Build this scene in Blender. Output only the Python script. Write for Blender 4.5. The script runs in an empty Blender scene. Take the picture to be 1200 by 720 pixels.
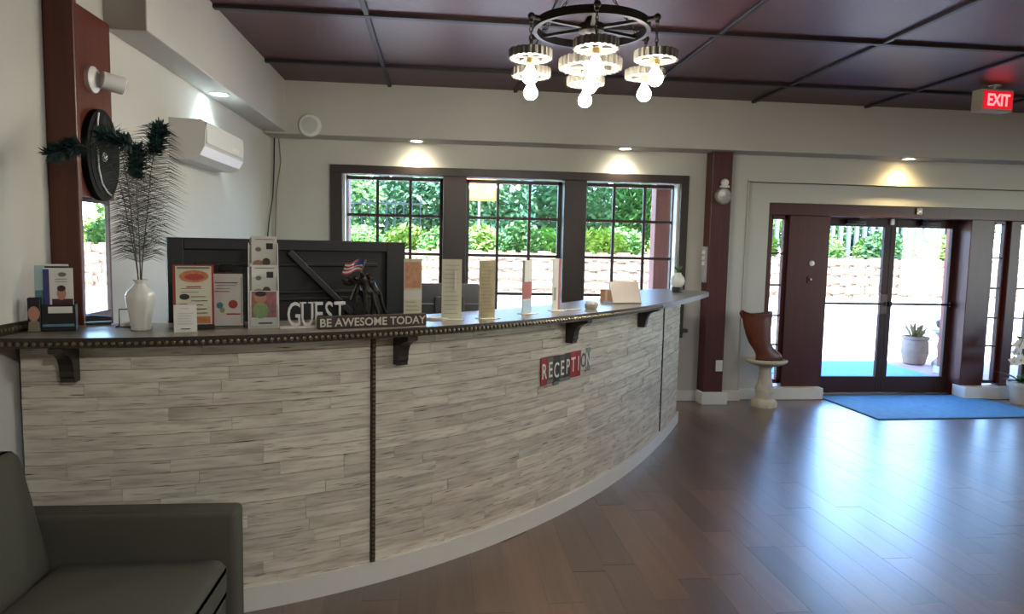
import bpy, bmesh, math, random
from mathutils import Vector, Matrix
random.seed(7)
SC = bpy.context.scene
COL = SC.collection
R = math.radians

# ------------------------------------------------------------------ camera
F = 806.3                      # focal length in pixels of the 1200x720 frame
PITCH, YAW, ROLL = .08788, .1048, -.02102
CAM = Vector((0, 0, 1.65))
def _axes():
    fw = Vector((math.sin(YAW)*math.cos(PITCH), math.cos(YAW)*math.cos(PITCH), -math.sin(PITCH)))
    rt = Vector((math.cos(YAW), -math.sin(YAW), 0)); dn = fw.cross(rt)
    c, s = math.cos(ROLL), math.sin(ROLL)
    return c*rt + s*dn, -s*rt + c*dn, fw
RT, DN, FW = _axes()
cd = bpy.data.cameras.new('camera'); cam = bpy.data.objects.new('camera', cd); COL.objects.link(cam)
cd.sensor_width = 36; cd.lens = F/1200*36; cd.clip_start = .05; cd.clip_end = 500
cam.matrix_world = Matrix(((RT.x, -DN.x, -FW.x, CAM.x), (RT.y, -DN.y, -FW.y, CAM.y), (RT.z, -DN.z, -FW.z, CAM.z), (0, 0, 0, 1)))
SC.camera = cam
def ray(x, y): return RT*((x-600)/F) + DN*((y-360)/F) + FW
def pz(x, y, z): d = ray(x, y); return CAM + d*((z-CAM.z)/d.z)
def py(x, y, Y): d = ray(x, y); return CAM + d*(Y/d.y)
def px(x, y, X): d = ray(x, y); return CAM + d*(X/d.x)
def proj(p):
    q = Vector(p)-CAM; w = q.dot(FW)
    return (600+F*q.dot(RT)/w, 360+F*q.dot(DN)/w, w)

# ------------------------------------------------------------------ world, sun, exposure
W = bpy.data.worlds.new('sky'); SC.world = W; W.use_nodes = True
nt = W.node_tree; bg = nt.nodes['Background']
sk = nt.nodes.new('ShaderNodeTexSky'); sk.sky_type = 'NISHITA'; sk.sun_disc = False
sk.sun_elevation = R(62); sk.sun_rotation = R(205); sk.altitude = 300
sk.dust_density = .3; sk.ozone_density = 4
tn = nt.nodes.new('ShaderNodeVectorMath'); tn.operation = 'MULTIPLY'; tn.inputs[1].default_value = (.87, .98, 1.09)   # clear blue daylight against warm lamps
nt.links.new(sk.outputs[0], tn.inputs[0]); nt.links.new(tn.outputs[0], bg.inputs[0]); bg.inputs[1].default_value = 2.0
sl = bpy.data.lights.new('sun', 'SUN'); sl.energy = 15; sl.angle = R(.6); sl.color = (1, .93, .82)
sun = bpy.data.objects.new('sun', sl); COL.objects.link(sun)
sun.rotation_euler = Vector((.30, .42, -1)).to_track_quat('-Z', 'Y').to_euler()
def portal(x, y, z, w, h, rx):
    l = bpy.data.lights.new('daylight_portal', 'AREA'); l.shape = 'RECTANGLE'; l.size = w; l.size_y = h
    l.cycles.is_portal = True
    o = bpy.data.objects.new('daylight_portal', l); COL.objects.link(o); o.location = (x, y, z); o.rotation_euler = rx
portal(.77, 7.42, 1.55, 3.5, 1.6, (R(-90), 0, 0))
portal(5.2, 7.75, 1.1, 1.7, 2.0, (R(-90), 0, 0))
portal(9.6, 3.0, 1.6, 3.0, 1.6, (R(90), 0, R(90)))
vs = SC.view_settings
vs.view_transform = 'Standard'; vs.look = 'None'; vs.gamma = 1; vs.use_curve_mapping = False
vs.exposure = .75
SC.cycles.use_denoising = True
SC.cycles.sample_clamp_indirect = 6
SC.cycles.max_bounces = 10; SC.cycles.transparent_max_bounces = 12
SC.cycles.caustics_reflective = False; SC.cycles.caustics_refractive = False

# ------------------------------------------------------------------ materials
def srgb(r, g, b):
    f = lambda c: (c/255/12.92) if c/255 <= .04045 else ((c/255+.055)/1.055)**2.4
    return (f(r), f(g), f(b), 1)
MATS = {}
def mat(name, col, rough=.5, metal=0, var=0, vscale=(6, 6, 6), bump=0, bscale=60, rnd=0, emit=0, ecol=None, spec=.5, coat=0, uv=False, det=5):
    if name in MATS: return MATS[name]
    m = bpy.data.materials.new(name); m.use_nodes = True; MATS[name] = m
    n, l = m.node_tree.nodes, m.node_tree.links; b = n['Principled BSDF']
    b.inputs['Base Color'].default_value = col; b.inputs['Roughness'].default_value = rough
    b.inputs['Metallic'].default_value = metal; b.inputs['Specular IOR Level'].default_value = spec
    b.inputs['Coat Weight'].default_value = coat; b.inputs['Coat Roughness'].default_value = .34
    if emit:
        b.inputs['Emission Color'].default_value = ecol or col; b.inputs['Emission Strength'].default_value = emit
    if var or bump or rnd:
        tc = n.new('ShaderNodeTexCoord'); mp = n.new('ShaderNodeMapping'); oi = n.new('ShaderNodeObjectInfo')
        mp.inputs['Scale'].default_value = vscale
        l.new(tc.outputs['UV' if uv else 'Object'], mp.inputs[0])
        ad = n.new('ShaderNodeVectorMath'); ad.operation = 'ADD'
        ml = n.new('ShaderNodeMath'); ml.operation = 'MULTIPLY'; ml.inputs[1].default_value = 137 if rnd else 0
        l.new(oi.outputs['Random'], ml.inputs[0]); l.new(mp.outputs[0], ad.inputs[0]); l.new(ml.outputs[0], ad.inputs[1])
        nz = n.new('ShaderNodeTexNoise'); nz.inputs['Scale'].default_value = 1; nz.inputs['Detail'].default_value = det
        nz.inputs['Roughness'].default_value = .62
        l.new(ad.outputs[0], nz.inputs[0])
        mr = n.new('ShaderNodeMapRange'); mr.inputs[1].default_value = .3; mr.inputs[2].default_value = .7
        mr.inputs[3].default_value = 1-var; mr.inputs[4].default_value = 1+var
        l.new(nz.outputs[0], mr.inputs[0])
        mr2 = n.new('ShaderNodeMapRange'); mr2.inputs[3].default_value = 1-rnd; mr2.inputs[4].default_value = 1+rnd
        l.new(oi.outputs['Random'], mr2.inputs[0])
        mm = n.new('ShaderNodeMath'); mm.operation = 'MULTIPLY'; l.new(mr.outputs[0], mm.inputs[0]); l.new(mr2.outputs[0], mm.inputs[1])
        vm = n.new('ShaderNodeVectorMath'); vm.operation = 'SCALE'; vm.inputs[0].default_value = col[:3]
        l.new(mm.outputs[0], vm.inputs['Scale']); l.new(vm.outputs[0], b.inputs['Base Color'])
        if bump:
            n2 = n.new('ShaderNodeTexNoise'); n2.inputs['Scale'].default_value = bscale; n2.inputs['Detail'].default_value = 3
            l.new(tc.outputs['Object'], n2.inputs[0])
            bp = n.new('ShaderNodeBump'); bp.inputs['Strength'].default_value = bump; bp.inputs['Distance'].default_value = .01
            l.new(n2.outputs[0], bp.inputs['Height']); l.new(bp.outputs[0], b.inputs['Normal'])
    return m
def glass_mat():
    m = bpy.data.materials.new('window_glass'); m.use_nodes = True
    n, l = m.node_tree.nodes, m.node_tree.links; n.remove(n['Principled BSDF'])
    t = n.new('ShaderNodeBsdfTransparent'); t.inputs[0].default_value = (.96, .98, .97, 1)
    g = n.new('ShaderNodeBsdfGlossy'); g.inputs['Roughness'].default_value = .02
    fr = n.new('ShaderNodeFresnel'); ge = n.new('ShaderNodeNewGeometry'); mr = n.new('ShaderNodeMapRange'); mr.inputs[3].default_value = 1.4; mr.inputs[4].default_value = 1/1.4
    l.new(ge.outputs['Backfacing'], mr.inputs[0]); l.new(mr.outputs[0], fr.inputs[0])   # a thin pane reflects alike from both faces
    mx = n.new('ShaderNodeMixShader'); l.new(fr.outputs[0], mx.inputs[0]); l.new(t.outputs[0], mx.inputs[1]); l.new(g.outputs[0], mx.inputs[2])
    l.new(mx.outputs[0], n['Material Output'].inputs[0]); return m
GLASS = glass_mat()
def whitewash():
    m = bpy.data.materials.new('whitewashed_wood'); m.use_nodes = True
    n, l = m.node_tree.nodes, m.node_tree.links; b = n['Principled BSDF']; b.inputs['Roughness'].default_value = .62
    uv = n.new('ShaderNodeTexCoord'); oi = n.new('ShaderNodeObjectInfo')
    ml = n.new('ShaderNodeMath'); ml.operation = 'MULTIPLY'; ml.inputs[1].default_value = 91; l.new(oi.outputs['Random'], ml.inputs[0])
    def noise(scale, lo, hi, det=4):
        mp = n.new('ShaderNodeMapping'); mp.inputs['Scale'].default_value = scale; l.new(uv.outputs['UV'], mp.inputs[0])
        ad = n.new('ShaderNodeVectorMath'); ad.operation = 'ADD'; l.new(mp.outputs[0], ad.inputs[0]); l.new(ml.outputs[0], ad.inputs[1])
        nz = n.new('ShaderNodeTexNoise'); nz.inputs['Scale'].default_value = 1; nz.inputs['Detail'].default_value = det; l.new(ad.outputs[0], nz.inputs[0])
        mr = n.new('ShaderNodeMapRange'); mr.inputs[1].default_value = lo; mr.inputs[2].default_value = hi; l.new(nz.outputs[0], mr.inputs[0]); return mr.outputs[0]
    cr = n.new('ShaderNodeValToRGB'); e = cr.color_ramp.elements
    e[0].color = srgb(176, 168, 154); e[1].color = srgb(222, 216, 202)
    x = cr.color_ramp.elements.new(.5); x.color = srgb(209, 202, 187)
    l.new(noise((5, 42, 1), .3, .7), cr.inputs[0])
    def mixc(fac, a, bcol):
        mx = n.new('ShaderNodeMix'); mx.data_type = 'RGBA'; l.new(fac, mx.inputs[0]); l.new(a, mx.inputs[6]); mx.inputs[7].default_value = bcol; return mx.outputs[2]
    c = mixc(noise((2.2, 4, 1), .52, .8), cr.outputs[0], srgb(182, 170, 158))
    c = mixc(noise((8, 150, 1), .62, .74, 2), c, srgb(88, 76, 66))
    hs = n.new('ShaderNodeHueSaturation'); mr = n.new('ShaderNodeMapRange'); mr.inputs[3].default_value = .86; mr.inputs[4].default_value = 1.12
    l.new(oi.outputs['Random'], mr.inputs[0]); l.new(mr.outputs[0], hs.inputs['Value']); l.new(c, hs.inputs['Color'])
    l.new(hs.outputs[0], b.inputs['Base Color']); return m
WASH = whitewash()

M_WALL = mat('painted_wall', srgb(196, 194, 187), .7, var=.025, vscale=(2, 2, 2), bump=.05, bscale=180)
M_SOFF = mat('painted_soffit', srgb(190, 186, 180), .62, var=.02, vscale=(2, 2, 2), bump=.04, bscale=180)
M_TRIMW = mat('white_trim_paint', srgb(222, 222, 216), .45, var=.03)
M_CEIL = mat('mauve_ceiling_panel', srgb(80, 44, 48), .42, var=.1, vscale=(1.5, 1.5, 1.5), bump=.12, bscale=40, rnd=.06)
M_BATT = mat('dark_batten', srgb(36, 29, 31), .5, var=.1)
M_RED = mat('red_brown_wood', srgb(88, 38, 22), .38, var=.22, vscale=(40, 40, 2.2), bump=.04, bscale=30)
M_DRED = mat('dark_mahogany_wood', srgb(72, 24, 17), .42, var=.22, vscale=(40, 40, 2.2), bump=.04, bscale=30)
M_BRZ = mat('bronze_window_frame', srgb(50, 42, 38), .45, var=.12, vscale=(10, 10, 2))
M_ESP = mat('espresso_wood', srgb(40, 31, 27), .4, var=.2, vscale=(30, 30, 4))
M_BLK = mat('black_painted_wood', srgb(15, 15, 17), .5, var=.12, vscale=(20, 3, 20))
M_FLOOR = mat('floor_plank_wood', srgb(94, 69, 53), .34, var=.28, vscale=(26, 1.6, 10), bump=.03, bscale=45, rnd=.3, spec=.5, coat=1)
M_FLOOR.node_tree.nodes['Principled BSDF'].inputs['Coat IOR'].default_value = 1.75
M_TOP = mat('grey_weathered_top', srgb(128, 120, 110), .3, var=.25, vscale=(3, 30, 10), uv=True)
M_CHAIR = mat('olive_grey_upholstery', srgb(76, 75, 64), .85, var=.1, vscale=(3, 3, 3), bump=.25, bscale=420)
M_WHITE = mat('white_plastic', srgb(226, 226, 224), .35, var=.02)
M_CER = mat('white_ceramic', srgb(228, 228, 222), .18, var=.03)
M_STONEW = mat('cast_stone', srgb(190, 184, 170), .8, var=.15, vscale=(12, 12, 12), bump=.3, bscale=60)
M_BOOT = mat('brown_leather', srgb(96, 48, 32), .4, var=.3, vscale=(9, 9, 9), bump=.15, bscale=80)
M_MATB = mat('blue_doormat', srgb(84, 148, 196), .7, var=.12, vscale=(14, 14, 14), bump=.4, bscale=300)
M_METAL = mat('brushed_steel', srgb(150, 150, 150), .3, 1, var=.05)
M_IRON = mat('dark_iron', srgb(42, 38, 36), .42, .7, var=.15)
M_GEAR = mat('galvanised_gear', srgb(120, 116, 108), .45, .6, var=.15, vscale=(20, 20, 20))
M_PAPER = mat('paper_white', srgb(226, 224, 216), .6, var=.02)
M_CREAM = mat('paper_cream', srgb(216, 212, 186), .6, var=.05)
M_INK = mat('ink_black', srgb(44, 42, 42), .6, var=.05)
M_INKG = mat('ink_grey', srgb(120, 118, 114), .6, var=.05)
M_INKR = mat('ink_red', srgb(176, 70, 66), .6, var=.05)
M_INKO = mat('ink_orange', srgb(198, 126, 76), .6, var=.3, vscale=(60, 60, 60))
M_SIGNO = mat('orange_sign_paint', srgb(214, 110, 50), .5, var=.05)
M_PASTO = mat('ink_peach', srgb(212, 158, 122), .6, var=.2, vscale=(40, 40, 40))
M_INKP = mat('ink_pale_grey', srgb(166, 160, 140), .6, var=.05)
M_INKB = mat('ink_blue', srgb(54, 62, 118), .6, var=.05)
M_INKGN = mat('ink_green', srgb(148, 168, 108), .6, var=.2, vscale=(60, 60, 60))
M_INKS = mat('ink_skin', srgb(186, 134, 108), .6, var=.05)
M_INKT = mat('ink_teal', srgb(92, 140, 150), .6, var=.2, vscale=(30, 30, 30))
M_ACR = GLASS
M_LEAF = mat('leaf_green', srgb(92, 130, 46), .55, var=.35, vscale=(2, 2, 2), rnd=.15)
M_LEAFD = mat('leaf_deep_green', srgb(62, 98, 38), .55, var=.35, vscale=(2, 2, 2), rnd=.15)
M_BARK = mat('bark', srgb(92, 74, 58), .9, var=.3, vscale=(10, 10, 3), bump=.4, bscale=20)
M_STONE = mat('field_stone', srgb(172, 136, 108), .85, var=.25, vscale=(5, 5, 5), bump=.5, bscale=14, rnd=.2)
M_PAVE = mat('pale_concrete', srgb(206, 196, 184), .85, var=.1, vscale=(.8, .8, .8), bump=.15, bscale=30)
M_PORCH = mat('pink_porch_concrete', srgb(176, 138, 130), .75, var=.12, vscale=(2, 2, 2), bump=.15, bscale=40)
M_EARTH = mat('earth', srgb(112, 112, 70), .95, var=.25, vscale=(.7, .7, .7))
M_COLUMN = mat('red_brown_column', srgb(122, 68, 52), .6, var=.2, vscale=(20, 20, 2))

# ------------------------------------------------------------------ mesh helpers
class MB:
    def __init__(self): self.v, self.f, self.uv = [], [], {}
    def add(self, vs, fs):
        o = len(self.v); self.v += [tuple(p) for p in vs]; self.f += [tuple(i+o for i in q) for q in fs]; return self
    def box(self, x0, x1, y0, y1, z0, z1):
        return self.add([(x0,y0,z0),(x1,y0,z0),(x1,y1,z0),(x0,y1,z0),(x0,y0,z1),(x1,y0,z1),(x1,y1,z1),(x0,y1,z1)],
            [(0,3,2,1),(4,5,6,7),(0,1,5,4),(1,2,6,5),(2,3,7,6),(3,0,4,7)])
    def bbox(self, x0, x1, y0, y1, z0, z1, b=.005, seg=2):
        bm = bmesh.new(); bmesh.ops.create_cube(bm, size=1)
        for v in bm.verts: v.co = Vector(((x0+x1)/2+v.co.x*(x1-x0), (y0+y1)/2+v.co.y*(y1-y0), (z0+z1)/2+v.co.z*(z1-z0)))
        bmesh.ops.bevel(bm, geom=bm.edges[:], offset=b, segments=seg, profile=.5, affect='EDGES')
        return self.bm(bm)
    def bm(self, bm):
        bm.verts.index_update(); self.add([v.co[:] for v in bm.verts], [[v.index for v in f.verts] for f in bm.faces]); bm.free(); return self
    def tube(self, pts, r, n=8, cap=True):
        pts = [Vector(p) for p in pts]; rs = r if hasattr(r, '__len__') else [r]*len(pts)
        o = len(self.v); up = None
        for i, p in enumerate(pts):
            t = (pts[min(i+1, len(pts)-1)]-pts[max(i-1, 0)]).normalized()
            if up is None: up = t.orthogonal().normalized()
            a = (up - t*up.dot(t))
            a = a.normalized() if a.length > 1e-6 else t.orthogonal().normalized()
            up = a; c = t.cross(a)
            for k in range(n):
                q = 2*math.pi*k/n; self.v.append(tuple(p+(a*math.cos(q)+c*math.sin(q))*rs[i]))
        for i in range(len(pts)-1):
            for k in range(n):
                self.f.append((o+i*n+k, o+i*n+(k+1) % n, o+(i+1)*n+(k+1) % n, o+(i+1)*n+k))
        if cap:
            self.f.append(tuple(o+k for k in reversed(range(n)))); self.f.append(tuple(o+(len(pts)-1)*n+k for k in range(n)))
        return self
    def lathe(self, prof, n=24, c=(0, 0, 0), ax='z', flute=0, nf=8):
        o = len(self.v)
        for r, h in prof:
            for k in range(n):
                a = 2*math.pi*k/n; rr = r*(1+flute*math.cos(nf*a)); u, w = rr*math.cos(a), rr*math.sin(a)
                p = (u, w, h) if ax == 'z' else ((h, u, w) if ax == 'x' else (w, h, u))
                self.v.append((p[0]+c[0], p[1]+c[1], p[2]+c[2]))
        for i in range(len(prof)-1):
            for k in range(n): self.f.append((o+i*n+k, o+i*n+(k+1) % n, o+(i+1)*n+(k+1) % n, o+(i+1)*n+k))
        self.f.append(tuple(o+k for k in reversed(range(n)))); self.f.append(tuple(o+(len(prof)-1)*n+k for k in range(n)))
        return self
    def prism(self, poly, a0, a1, plane='xz'):
        n = len(poly)
        m = {'xz': lambda u, w, d: (u, d, w), 'xy': lambda u, w, d: (u, w, d), 'yz': lambda u, w, d: (d, u, w)}[plane]
        return self.add([m(u, w, a0) for u, w in poly]+[m(u, w, a1) for u, w in poly],
            [tuple(reversed(range(n))), tuple(range(n, 2*n))]+[(i, (i+1) % n, n+(i+1) % n, n+i) for i in range(n)])
    def sphere(self, c, r, n=12, m=8, sq=(1, 1, 1)):
        pr = [(max(1e-4, r*math.sin(math.pi*i/m)), -r*math.cos(math.pi*i/m)) for i in range(m+1)]
        o = len(self.v); self.lathe(pr, n)
        for i in range(o, len(self.v)):
            p = self.v[i]; self.v[i] = (p[0]*sq[0]+c[0], p[1]*sq[1]+c[1], p[2]*sq[2]+c[2])
        return self
    def xf(self, mtx):
        self.v = [tuple(mtx @ Vector(p)) for p in self.v]; return self
    def mesh(self, name, m, smooth=False):
        me = bpy.data.meshes.new(name); me.from_pydata(self.v, [], self.f)
        bm = bmesh.new(); bm.from_mesh(me); bmesh.ops.recalc_face_normals(bm, faces=bm.faces); bm.to_mesh(me); bm.free()
        if m: me.materials.append(m)
        if smooth:
            me.polygons.foreach_set('use_smooth', [True]*len(me.polygons))
            try: me.set_sharp_from_angle(angle=R(38))
            except Exception: pass
        me.update(); return me
    def build(self, name, m, parent=None, smooth=False, loc=None):
        o = bpy.data.objects.new(name, self.mesh(name, m, smooth)); COL.objects.link(o)
        if parent: o.parent = parent
        if loc: o.location = loc
        return o
def tag(o, label=None, cat=None, group=None, kind=None):
    for k, v in (('label', label), ('category', cat), ('group', group), ('kind', kind)):
        if v: o[k] = v
    return o
def thing(name, label, cat, loc=(0, 0, 0), rz=0, group=None):
    o = bpy.data.objects.new(name, None); COL.objects.link(o); o.empty_display_size = .1
    o.location = loc; o.rotation_euler = (0, 0, rz); return tag(o, label, cat, group)
def struct(o, label, cat): return tag(o, label, cat, kind='structure')
def inst(src, parent=None, loc=(0, 0, 0), rot=(0, 0, 0), scale=(1, 1, 1)):
    o = bpy.data.objects.new(src.name, src.data if hasattr(src, 'data') else src); COL.objects.link(o)
    o.parent = parent; o.location = loc; o.rotation_euler = rot; o.scale = scale; return o
def add(name, me, parent=None, loc=(0, 0, 0), rot=(0, 0, 0), scale=(1, 1, 1)):
    o = bpy.data.objects.new(name, me); COL.objects.link(o); o.parent = parent; o.location = loc; o.rotation_euler = rot; o.scale = scale; return o
def text_mesh(txt, size, depth, m, bold=0, sx=1):
    cu = bpy.data.curves.new('lettering', 'FONT'); cu.body = txt; cu.size = size; cu.extrude = depth; cu.align_x = 'CENTER'; cu.offset = bold
    cu.resolution_u = 3
    ob = bpy.data.objects.new('lettering', cu); COL.objects.link(ob)
    bpy.context.view_layer.update()
    me = bpy.data.meshes.new_from_object(ob.evaluated_get(bpy.context.evaluated_depsgraph_get()))
    bpy.data.objects.remove(ob)
    for v in me.vertices: x, y, z = v.co; v.co = (x*sx, -z, y)      # stands upright, faces -Y
    me.flip_normals() if False else None
    me.materials.clear(); me.materials.append(m); return me

# ------------------------------------------------------------------ room shell
YW, XL, CEIL = 7.2, -1.7, 3.18
XR, YB = 9.5, -4.6

# counter plan curve (needed by floor planks too)
CX = [0.0017109549501039612, -0.07063730622369917, 1.0613429449490193, -1.7015667083452795]
CY = [-0.012457073844020141, 0.1756176139600441, 0.027057864031993683, 2.8932326817196046]
def curve(s):
    x = ((CX[0]*s+CX[1])*s+CX[2])*s+CX[3]; y = ((CY[0]*s+CY[1])*s+CY[2])*s+CY[3]
    tx = (3*CX[0]*s+2*CX[1])*s+CX[2]; ty = (3*CY[0]*s+2*CY[1])*s+CY[2]
    L = math.hypot(tx, ty); return x, y, tx/L, ty/L
def cp(s, off, z=0):          # off > 0 is towards the lobby
    x, y, tx, ty = curve(s); return (x+ty*off, y-tx*off, z)
def cang(s): t = curve(s); return math.atan2(t[3], t[2])
SEND = 5.5
def inside_counter(x, y):
    best = min((math.hypot(x-curve(i*.1)[0], y-curve(i*.1)[1]), i*.1) for i in range(57))
    c = curve(best[1]); return (x-c[0])*c[3]-(y-c[1])*c[2] < -.35

floor = struct(MB().box(XL-.3, XR+.3, YB-.3, 7.75, -.12, -.004).build('floor', M_FLOOR), 'brown wood plank lobby floor', 'floor')
pm = MB().bbox(-.0858, .0858, -.5, .5, -.010, 0, .0006, 1).mesh('plank', M_FLOOR)
cnt = 0
PW = .172
for i in range(-6, 50):
    x = -.6+i*PW; y = 1.4-random.random()*1.2; 
    while y < 7.2:
        L = random.choice((1.2, 1.2, .9, 1.2)); y0, y1 = max(y, 1.4), min(y+L, 7.2); y += L
        if y1-y0 < .1: continue
        yc = (y0+y1)/2
        vis = False
        for q in (y0, yc, y1):
            a = proj((x, q, 0))
            if a[2] > .5 and -60 < a[0] < 1330 and a[1] < 860: vis = True
        if not vis or x > 9.2 or inside_counter(x, yc) or x < XL+.1: continue
        if cnt < 298:
            add('plank', pm, floor, (x, yc, random.uniform(-.0006, 0)), scale=(1, (y1-y0)-.0015, 1)); cnt += 1

# ceiling: slab, panels, battens
ceil = struct(MB().box(XL-.3, XR+.3, YB-.3, 7.5, CEIL+.02, CEIL+.2).build('ceiling', M_BATT), 'dark mauve panelled ceiling with battens', 'ceiling')
xs = [-1.73+1.222*k for k in range(10)]
ys = [6.15-1.33*k for k in range(9)]
ys = [6.9]+ys
xs[0] = -1.69
pmesh = MB().bbox(-.5, .5, -.5, .5, 0, .03, .004, 1).mesh('ceiling_panel', M_CEIL)
for i in range(len(xs)-1):
    for j in range(len(ys)-1):
        x0, x1, y1, y0 = xs[i], min(xs[i+1], XR), ys[j], max(ys[j+1], YB)
        if y1-y0 < .1: continue
        add('ceiling_panel', pmesh, ceil, ((x0+x1)/2, (y0+y1)/2, CEIL), scale=(x1-x0-.012, y1-y0-.012, 1))
for x in xs[1:-1]: MB().bbox(x-.018, x+.018, YB, 6.9, CEIL-.022, CEIL+.005, .004, 1).build('batten', M_BATT, ceil)
for y in ys[1:]:
    if y > YB: MB().bbox(XL, XR, y-.026, y+.026, CEIL-.026, CEIL+.005, .004, 1).build('batten', M_BATT, ceil)

# left wall, with a small window beyond the post
LW0, LW1, LWZ0, LWZ1 = 3.26, 3.77, 1.0, 1.84
wl = MB()
wl.box(XL-.2, XL, YB, LW0, 0, CEIL); wl.box(XL-.2, XL, 4.5, 7.4, 0, CEIL); wl.box(XL-.02, XL, LW1, 4.5, 0, CEIL)
wl.box(XL-.2, XL, LW0, LW1, 0, LWZ0); wl.box(XL-.2, XL, LW0, LW1, LWZ1, CEIL); wl.box(XL-.2, XL-.02, LW1, 4.5, 0, LWZ0); wl.box(XL-.2, XL-.02, LW1, 4.5, LWZ1, CEIL)
struct(wl.build('wall_left', M_WALL), 'off-white painted wall beside the counter', 'wall')
# back wall with window and entrance openings
WX0, WX1, WZ0, WZ1 = -1.0, 2.54, .80, 2.36
wb = MB()
wb.box(XL-.2, WX0, YW, 7.42, 0, CEIL); wb.box(WX1, 3.30, YW, 7.42, 0, CEIL)
wb.box(WX0, WX1, YW, 7.42, 0, WZ0); wb.box(WX0, WX1, YW, 7.42, WZ1, CEIL)
wb.box(3.30, 3.58, 7.28, 7.46, 0, 2.19); wb.box(3.30, 7.9, 7.28, 7.46, 2.19, 2.4); wb.box(3.30, 7.9, YW, 7.46, 2.4, CEIL)
wb.box(7.05, 7.9, 7.28, 7.46, 0, 2.19); wb.box(7.9, XR+.2, YW, 7.46, 0, CEIL)
struct(wb.build('wall_back', M_WALL), 'off-white painted wall holding the windows and entrance doors', 'wall')
wr = MB()
for a, b in ((YB-.2, 1.5), (4.5, 7.46)): wr.box(XR, XR+.2, a, b, 0, CEIL)
for a, b in ((1.5, 4.5),): wr.box(XR, XR+.2, a, b, 0, .8); wr.box(XR, XR+.2, a, b, 2.4, CEIL)  # unseen opening added to let sky light fill the lobby
struct(wr.build('wall_right', M_WALL), 'off-white painted wall at the far side of the lobby', 'wall')
wk = MB()
wk.box(XL-.2, XR+.2, YB-.2, YB, 0, CEIL)
struct(wk.build('wall_rear', M_WALL), 'off-white painted wall at the back of the lobby seating', 'wall')
# soffits
struct(MB().bbox(XL, XR, 6.9, 7.3, 2.68, CEIL+.02, .006).build('trim_1', M_SOFF), 'long painted bulkhead above the windows and doors', 'soffit')
struct(MB().bbox(XL, -1.49, 3.765, 6.905, 2.70, CEIL+.02, .006).build('trim_2', M_SOFF), 'painted bulkhead running above the wall air conditioner', 'soffit')
# baseboards
struct(MB().bbox(2.2, 2.80, 7.175, 7.2, 0, .12, .006).bbox(3.10, 3.31, 7.175, 7.2, 0, .12, .006).bbox(3.3, 3.6, 7.255, 7.28, 0, .12, .006).build('baseboard_back', M_TRIMW), 'white baseboard along the window wall', 'baseboard')
struct(MB().bbox(3.60, 4.31, 7.24, 7.45, 0, .13, .006).build('trim_3', M_TRIMW), 'white plinth under the sidelight beside the stone pedestal', 'plinth')
struct(MB().bbox(6.04, 7.06, 7.24, 7.45, 0, .14, .006).build('trim_4', M_TRIMW), 'white plinth behind the potted orchid', 'plinth')
# step moulding line of the recessed entrance surround
struct(MB().box(3.285, 3.30, 7.19, 7.28, 0.12, 2.415).box(3.285, 7.9, 7.19, 7.28, 2.4, 2.415).build('trim_5', M_WALL), 'thin painted edge around the entrance recess', 'moulding')

# ------------------------------------------------------------------ windows
M_REV = M_TRIMW
wins = ((-1.0, .02), (.26, 1.28), (1.52, 2.54))
rows = [2.352, 1.946, 1.549, 1.14, .80]
def pane_window(name, label, x0, x1, z0, z1, yg, vs_, hs, fr=.036, bar=.03, m=None):
    m = m or M_BRZ
    w = thing(name, label, 'window', (0, 0, 0)); w['kind'] = 'structure'
    MB().bbox(x0, x0+fr, yg-.03, yg+.03, z0, z1, .003, 1).bbox(x1-fr, x1, yg-.03, yg+.03, z0, z1, .003, 1)\
        .bbox(x0, x1, yg-.03, yg+.03, z1-fr, z1, .003, 1).bbox(x0, x1, yg-.03, yg+.03, z0, z0+fr, .003, 1).build('window_frame', m, w)
    for v in vs_: MB().bbox(v-bar/2, v+bar/2, yg-.018, yg+.018, z0+fr, z1-fr, .003, 1).build('muntin', m, w)
    for h in hs: MB().bbox(x0+fr, x1-fr, yg-.0175, yg+.0175, h-bar/2, h+bar/2, .003, 1).build('muntin', m, w)
    X = [x0+fr]+sorted(vs_)+[x1-fr]; Z = [z0+fr]+sorted(hs)+[z1-fr]
    for i in range(len(X)-1):
        for j in range(len(Z)-1):
            MB().box(X[i], X[i+1], yg-.003, yg+.003, Z[j], Z[j+1]).build('pane', GLASS, w)
    return w
wl_lab = ('bronze framed window beside the black screen', 'bronze framed window behind the tall paper cards', 'bronze framed window behind the tablet and the white vase')
for k, (a, b) in enumerate(wins):
    xx = [a+(b-a)/3+.0, a+(b-a)*2/3]
    pane_window('window_%d' % (k+1), wl_lab[k], a, b, .80, 2.345, 7.37, xx, rows[1:4])
# dark casing around the bank of windows, posts between and sill
cs = thing('trim_6', 'wide dark casing around the bank of three windows', 'window casing'); cs['kind'] = 'structure'
MB().bbox(-1.115, -.995, 7.165, 7.22, .74, 2.43, .006).build('side_casing', M_BRZ, cs)
MB().bbox(2.535, 2.62, 7.165, 7.22, .74, 2.43, .006).build('side_casing', M_BRZ, cs)
MB().bbox(-1.115, 2.62, 7.16, 7.22, 2.352, 2.436, .006).build('head_casing', M_BRZ, cs)
MB().bbox(.02, .26, 7.17, 7.40, .80, 2.355, .006).build('mullion_post', M_BRZ, cs)
MB().bbox(1.28, 1.52, 7.17, 7.40, .80, 2.355, .006).build('mullion_post', M_BRZ, cs)
MB().bbox(-1.15, 2.66, 7.12, 7.40, .765, .80, .006).build('sill', M_BRZ, cs)
MB().bbox(-1.115, 2.62, 7.17, 7.21, .70, .765, .006).build('apron', M_BRZ, cs)
MB().box(2.515, 2.54, 7.225, 7.335, .80, 2.35).build('reveal', M_REV, cs)
MB().box(-1.0, -.975, 7.225, 7.335, .80, 2.35).build('reveal', M_REV, cs)
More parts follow.
